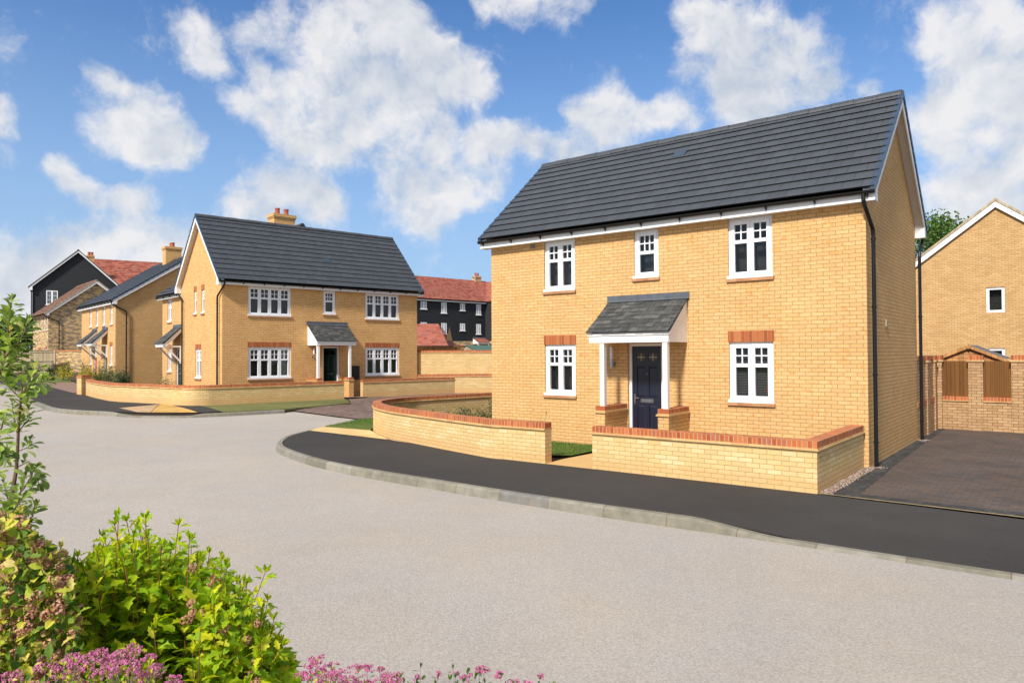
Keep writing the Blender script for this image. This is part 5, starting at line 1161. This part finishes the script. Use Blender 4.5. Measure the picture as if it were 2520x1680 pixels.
# lime shrub in the corner by the camera
rr = random.Random(21)
sh1 = thing('shrub', 'large lime green leafy shrub at the bottom left, behind the pink flowers', 'shrub', (-1.6, 2.7, -.1))
ml, ms = MB(), MB(); Hs = [(150, 1450), (200, 1385), (260, 1350), (330, 1335), (420, 1355), (480, 1385), (540, 1415), (600, 1475), (650, 1535), (700, 1600), (745, 1690)]
org = sh1.location
def base_at(tip): return Vector((org.x + (tip.x - org.x) * .45 + rr.uniform(-.15, .15), org.y + .45 + (tip.y - org.y) * .5, -.1))
for i in range(180):
    x = rr.uniform(170, 735); y = interp(Hs, x) + rr.random() ** 1.4 * 330 + 8; d = rr.uniform(2.35, 3.05) + (y - 1400) * -.0006
    tip = pt(x, y, d); b = base_at(tip); path = [p - org for p in stem_path(b, tip, rr, .06)]
    leafy_stem(ml, ms, path, rr, 10, .09, .066, 'lobed', .62, .0024, size_var=.3)
extra = [(rr.uniform(190, 700), 0, rr.uniform(2.4, 2.8)) for _ in range(54)]; extra = [(x, interp(Hs, x) - rr.random() ** 1.6 * 80, d) for x, y, d in extra]
for (x, y, d) in extra + [(345, 1300, 2.6), (470, 1325, 2.6), (655, 1402, 2.5), (238, 1350, 2.7), (398, 1348, 2.7), (320, 1335, 2.6), (545, 1440, 2.6)]:
    tip = pt(x, y, d); b = base_at(tip); leafy_stem(ml, ms, [p - org for p in stem_path(b, tip, rr, .04, 9)], rr, 17, .065, .045, 'lobed', .7, .0024)
for i in range(2300):   # body of the crown
    x = rr.uniform(200, 745); y = interp(Hs, x) + 25 + rr.random() * 330; d = rr.uniform(2.5, 3.4); p = pt(x, y, d)
    if p.z < .1: continue
    q = rdir(rr, .1); leaf(ml, p - org, q, (Vector((0, 0, 1)) + rdir(rr, 0) * .7).normalized(), .09 * rr.uniform(.6, 1.25), .066 * rr.uniform(.7, 1.15), 'lobed', rr.uniform(.1, .4), rr.uniform(0, .4))
ml.build('foliage', 'leaf_lime', sh1); ms.build('stem', 'stem_red', sh1)
# seed-headed shrub at the far left
sh2 = thing('shrub', 'olive shrub covered in pinkish brown seed heads at the left edge', 'shrub', (-2.1, 2.6, -.1)); org = sh2.location
ml, ms, mh, mg = MB(), MB(), MB(), MB(); Hs2 = [(-120, 1235), (0, 1248), (50, 1262), (75, 1310), (110, 1330), (150, 1335), (175, 1370), (190, 1450), (215, 1560), (240, 1640)]
for i in range(150):
    x = rr.uniform(-110, 200); y = interp(Hs2, x) + rr.random() ** 1.3 * 330 + 5; d = rr.uniform(2.25, 2.95); tip = pt(x, y, d); b = Vector((org.x + (tip.x - org.x) * .4, org.y, -.1))
    path = [p - org for p in stem_path(b, tip, rr, .07)]
    leafy_stem(ml, ms, path, rr, 13, .05, .038, 'lobed', .62, .0018)
    for k in range(rr.choice((0, 0, 1, 1))):
        p, _ = along(path, rr.uniform(.82, 1)); cluster(mh, p + rdir(rr, .2) * .015, rr.uniform(.010, .017), rr, 22, 1, .42)
for i in range(2600):
    x = rr.uniform(-110, 215); y = interp(Hs2, x) + 15 + rr.random() * 400; p = pt(x, y, rr.uniform(2.4, 3.2)); 
    if p.z < .1: continue
    leaf(ml if rr.random() < .6 else mg, p - org, rdir(rr, 0), rdir(rr, .5), .052 * rr.uniform(.7, 1.3), .042, 'lobed', .3, .2)
for i in range(50):
    x = rr.uniform(-20, 200); p = pt(x, interp(Hs2, x) + rr.random() ** 1.2 * 300, rr.uniform(2.25, 2.5)); cluster(mh, p - org, rr.uniform(.011, .017), rr, 22, 1, .42)
for i in range(50):
    x = rr.uniform(420, 640); y = interp(Hs, x) + rr.random() * 170; p = pt(x, y, 2.45); 
    if i % 3 == 0: cluster(mh, p - org, .013, rr, 20, 1, .42)
for i in range(1100):
    x = rr.uniform(-40, 205); y = interp(Hs2, x) + 10 + rr.random() * 380; p = pt(x, y, rr.uniform(2.18, 2.4))
    if rr.random() < .75: leaf(ml if rr.random() < .75 else mg, p - org, rdir(rr, .1), (Vector((-.3, -.6, .9)) + rdir(rr, 0) * .9).normalized(), .036 * rr.uniform(.7, 1.35), .026, 'oval' if rr.random() < .5 else 'lobed', .3, .3)
    elif rr.random() < .55: cluster(mh, p - org, rr.uniform(.009, .015), rr, 22, 1, .42)
ml.build('foliage', 'leaf_olive', sh2); mg.build('foliage', 'leaf_green', sh2); ms.build('stem', 'twig_grey', sh2); mh.build('seed_heads', 'seed_head', sh2)
# spiraea with flat pink flower heads
def spiraea(label, x0, x1, prof, dist, n, nh, loc, leafm, fl_r=.03, seed=5, sparse=False):
    rr = random.Random(seed); s = thing('flowering_shrub', label, 'shrub', loc); org = s.location; ml, ms, mf = MB(), MB(), MB()
    for i in range(n):
        x = rr.uniform(x0, x1); y = interp(prof, x) + (rr.random() ** 1.2 * 150 if i < nh else 12 + rr.random() * 150); d = rr.uniform(dist - .15, dist + .3); tip = pt(x, y, d); b = Vector((tip.x + rr.uniform(-.12, .12), tip.y + rr.uniform(-.1, .15), -.1))
        path = [p - org for p in stem_path(b, tip, rr, .05)]
        leafy_stem(ml, ms, path, rr, 12, .034, .015, 'oval', .72, .0016, pair=False)
        if i < nh:
            c = path[-1]; R_ = fl_r * rr.uniform(.6, 1.25); k = int(13 * (R_ / .03) ** 1.6) + 3
            for j in range(k):
                a = rr.uniform(0, 6.28); q = math.sqrt(rr.random()) * R_; cluster(mf, c + Vector((q * math.cos(a), q * math.sin(a), .012 * (1 - (q / R_) ** 2) + rr.uniform(-.002, .003))), .0048, rr, 8, .8, .6)
    ml.build('foliage', leafm, s); ms.build('stem', 'twig_grey', s); mf.build('flower_heads', 'petal_pink', s)
spiraea('dense pink-flowered shrub at the bottom left corner', 15, 440, [(0, 1665), (60, 1640), (120, 1610), (250, 1605), (330, 1595), (400, 1640), (440, 1670)], 2.0, 170, 80, (-1.2, 2.0, -.1), 'leaf_olive', seed=5)
spiraea('pink-flowered shrub left of centre at the bottom edge, with a reddish clump', 735, 1010, [(730, 1660), (780, 1625), (830, 1650), (900, 1648), (950, 1655), (1000, 1662)], 2.15, 95, 62, (-.6, 2.15, -.1), 'leaf_olive', seed=8)
spiraea('loose green shrub with a few faded pink heads at the bottom centre', 930, 1385, [(930, 1625), (1000, 1635), (1060, 1618), (1130, 1622), (1170, 1640), (1240, 1655), (1380, 1672)], 2.2, 130, 34, (-.2, 2.2, -.1), 'leaf_green', fl_r=.018, seed=9)

# sapling at the left edge
rr = random.Random(4)
sp = thing('sapling', 'young tree with glossy green leaves rising at the left edge', 'tree', (-2.25, 2.5, -.12)); org = sp.location
ml, mt = MB(), MB(); D = 2.5
def tw(pts, r, n, L=.046, W=.024, t0=.1, dd=0):
    n = int(n * 1.1); path = [pt(x, y, D + dd + k * .01) - org for k, (x, y) in enumerate(pts)]
    if r: mt.tube(path, [r * (1.3 - .9 * k / (len(path) - 1)) for k in range(len(path))], 6, cap=False)
    leafy_stem(ml, mt, path, rr, n, L, W, 'obovate', t0, .001, out=.7, pair=False, stem=False)
    return path
tk = [Vector((-.2, -.2, 0)), pt(-60, 1500, D) - org, pt(0, 1345, D) - org, pt(24, 1185 + 60, D) - org, pt(40, 1157, D) - org, pt(44, 1090, D) - org, pt(47, 1010, D) - org, pt(55, 950, D) - org]
mt.tube(tk, [.02, .014, .010, .008, .006, .005, .004, .003], 8)
tw([(24, 1240), (60, 1200), (88, 1150)], .003, 26); tw([(40, 1150), (70, 1135), (92, 1170), (95, 1190)], .002, 22, dd=.1)
tw([(44, 1090), (50, 1020), (55, 960), (52, 915)], .002, 34, .046, .024); tw([(55, 965), (85, 945), (118, 935)], .002, 34, .046, .022); tw([(50, 980), (20, 950), (8, 935)], .002, 24, .046); tw([(60, 960), (80, 920), (98, 905)], .002, 14, .042, dd=-.1)
tw([(46, 1060), (72, 1030), (66, 990)], .002, 26, .038, .02); tw([(46, 1080), (34, 1030), (30, 990)], .002, 24, .038, .02); tw([(44, 1110), (70, 1100), (75, 1080)], .0015, 12, .034, .02)
tw([(0, 1345), (40, 1300), (80, 1270), (85, 1245)], .004, 40, .05); tw([(0, 1300), (30, 1260), (55, 1225)], .004, 34, .05, dd=-.1); tw([(-20, 1350), (10, 1290), (20, 1230), (10, 1190)], .004, 44, .05, dd=.1); tw([(-10, 1340), (50, 1345), (90, 1330)], .003, 34, .05)
tw([(-60, 1100), (-10, 960), (5, 900), (20, 820), (28, 740)], .005, 90, .055, .026, .4); tw([(10, 880), (40, 850), (62, 815), (68, 790)], .003, 40, .048); tw([(5, 910), (30, 890), (55, 868)], .002, 26, .045); tw([(-30, 930), (5, 900), (12, 860)], .003, 30, .048, dd=.15); tw([(0, 800), (12, 770), (8, 740 + 40)], .002, 16, .04, dd=.1)
tw([(-60, 1180), (-20, 1100), (5, 1050), (10, 1020)], .004, 40, .05, dd=.1); tw([(-60, 1230), (-10, 1160), (15, 1110)], .004, 36, .05); tw([(-40, 1060), (0, 1090), (14, 1130)], .003, 24, .05, dd=-.1)
mt.build('trunk', 'bark', sp); ml.build('foliage', 'leaf_sapling', sp)

# small shrubs elsewhere: built from leafy stems
def bush(label, loc, r, h, leafm, L, W, shape='oval', n=40, k=9, seed=1, spike=.25, group=None, name='shrub', stem='twig_grey', second=None):
    rr = random.Random(seed); s = thing(name, label, 'shrub' if name == 'shrub' else 'plant', loc, 0, group); ml, ms, m2 = MB(), MB(), MB()
    for i in range(n):
        a = rr.uniform(0, 6.28); q = math.sqrt(rr.random()) * r; tip = Vector((q * math.cos(a), q * math.sin(a), h * (1 - .55 * (q / r) ** 2) * rr.uniform(.75, 1 + spike))); b = Vector((tip.x * .25, tip.y * .25, 0))
        leafy_stem(m2 if second and rr.random() < .35 else ml, ms, stem_path(b, tip, rr, .1, 5), rr, k, L, W, shape, .3, .004, pair=True)
    ml.build('foliage', leafm, s); ms.build('stem', stem, s)
    if second: m2.build('foliage', second, s)
    return s
# bed inside the curved wall
for i, (x, y, h, mt_, lb) in enumerate([(-2.5, 20.75, .42, 'leaf_variegated', 'leftmost low strappy plant in the bed inside the curved wall'), (-1.55, 20.9, .55, 'leaf_variegated', 'second strappy plant from the left inside the curved wall'), (-.6, 20.7, .62, 'leaf_variegated', 'third plant from the left inside the curved wall, flecked yellow'), (.2, 20.4, .70, 'leaf_variegated', 'pale leaved plant inside the curved wall beside the dark one'), (1.0, 20.2, .72, 'leaf_dark', 'dark green bushy plant inside the curved wall against the house side'), (-1.1, 19.2, .5, 'leaf_variegated', 'small plant close behind the coping of the curved wall')]):
    bush(lb, (x, y, 0), .5, h, mt_, .16, .035, 'long', 26, 7, 30 + i, group='plants in the bed inside the curved wall', name='bedding_plant', second='leaf_dark' if mt_ == 'leaf_variegated' else None)
pg = AA(5.35, -2.6); bush('slender long-leaved plant growing at the gap in the curved wall by the lawn', (pg.x, pg.y, 0), .17, .78, 'leaf_variegated', .13, .03, 'long', 12, 7, 50, name='bedding_plant')
# hedge plants by the side street
gp = 'shrubs along the side street'
def hz(x, y): return hh(x, y) - .02
for i, (x, y, r, h, lm, lb) in enumerate([(-35.2, 52.4, .75, 1.05, 'leaf_dark', 'dark round shrub at the foot of the pale timber fence, leftmost of three'), (-33.9, 52.6, .5, .85, 'leaf_dark', 'dark shrub at the foot of the pale timber fence, middle of three'), (-32.9, 52.4, .5, .7, 'leaf_dark', 'small dark shrub at the foot of the pale fence, nearest the mottled wall'),
    (-28.4, 45.3, .75, 1.1, 'leaf_yellow', 'golden yellow shrub at the left of the grass by the side street'), (-27.5, 46.5, .8, 1.35, 'leaf_dark', 'dark green shrub behind the left golden yellow one'), (-26.5, 44.4, .6, .9, 'leaf_yellow', 'small golden yellow shrub between two dark ones'), (-25.6, 45.6, .9, 1.5, 'leaf_dark', 'tall dark green shrub before the red front door'), (-24.9, 42.9, .5, .8, 'leaf_yellow', 'golden yellow shrub close to the brick end pier'),
    (-23.9, 41.6, .7, 1.3, 'leaf_dark', 'dark spiky shrub just above the left end of the long wall'), (-22.9, 40.6, .6, 1.1, 'leaf_variegated', 'bronze green shrub below the arched ground floor window'), (-21.9, 39.6, .6, 1.0, 'leaf_variegated', 'bronze green shrub at the foot of the shaded brick gable'), (-21.2, 38.9, .45, 1.05, 'leaf_dark', 'small dark shrub beside the shaded gable downpipe')]):
    bush(lb, (x, y, hz(x, y)), r, h, lm, .11, .06, 'oval', 42, 8, 60 + i, group=gp)
pc = BB(.15, 8.1); bush('small shrub beside the green door under the single bracketed canopy', (pc.x, pc.y, .2), .5, .95, 'leaf_variegated', .10, .05, 'oval', 26, 7, 90)
# trees beyond the roofs
def tree(label, loc, H, R_, trunk, leafm, n, seed, L=.22):
    rr = random.Random(seed); s = thing('tree', label, 'tree', loc); mt = MB(); ml = MB()
    top = Vector((0, 0, H * .55)); mt.tube([Vector((0, 0, 0)), Vector((.1, .05, H * .3)), top], [trunk, trunk * .75, trunk * .5], 10)
    blobs = []
    for i in range(16):
        a = rr.uniform(0, 6.28); q = rr.uniform(.2, .85) * R_; c = Vector((q * math.cos(a), q * math.sin(a), H * rr.uniform(.45, .92) - (q / R_) ** 2 * H * .15)); r = R_ * rr.uniform(.22, .42); blobs.append((c, r))
        mt.tube([Vector((0, 0, H * rr.uniform(.3, .5))), c * .5 + Vector((0, 0, H * .2)), c], [trunk * .4, trunk * .22, trunk * .06], 6)
    for c, r in blobs:
        for k in range(n // 16):
            d = rdir(rr, .1); p = c + d * r * rr.uniform(.45, 1.08); leaf(ml, p, rdir(rr, 0), (d + rdir(rr, .3)).normalized(), L * rr.uniform(.6, 1.2), L * .62, 'oval', .2, .1)
    mt.build('trunk', 'bark', s); ml.build('crown', leafm, s); return s
tree('leafy green tree behind the roofs, right of the nearest house', (27.2, 46, 0), 11.6, 4.2, .25, 'leaf_tree', 9000, 3, .2)
tree('dark green tree on the horizon at the far left, beyond the fence', (-63.5, 92, .6), 6.4, 3.4, .3, 'leaf_dark', 6000, 5, .35)
tree('low dark tree just left of the black weatherboarded gable', (-67.5, 95, .6), 5.6, 3.8, .3, 'leaf_dark', 4000, 6, .35)
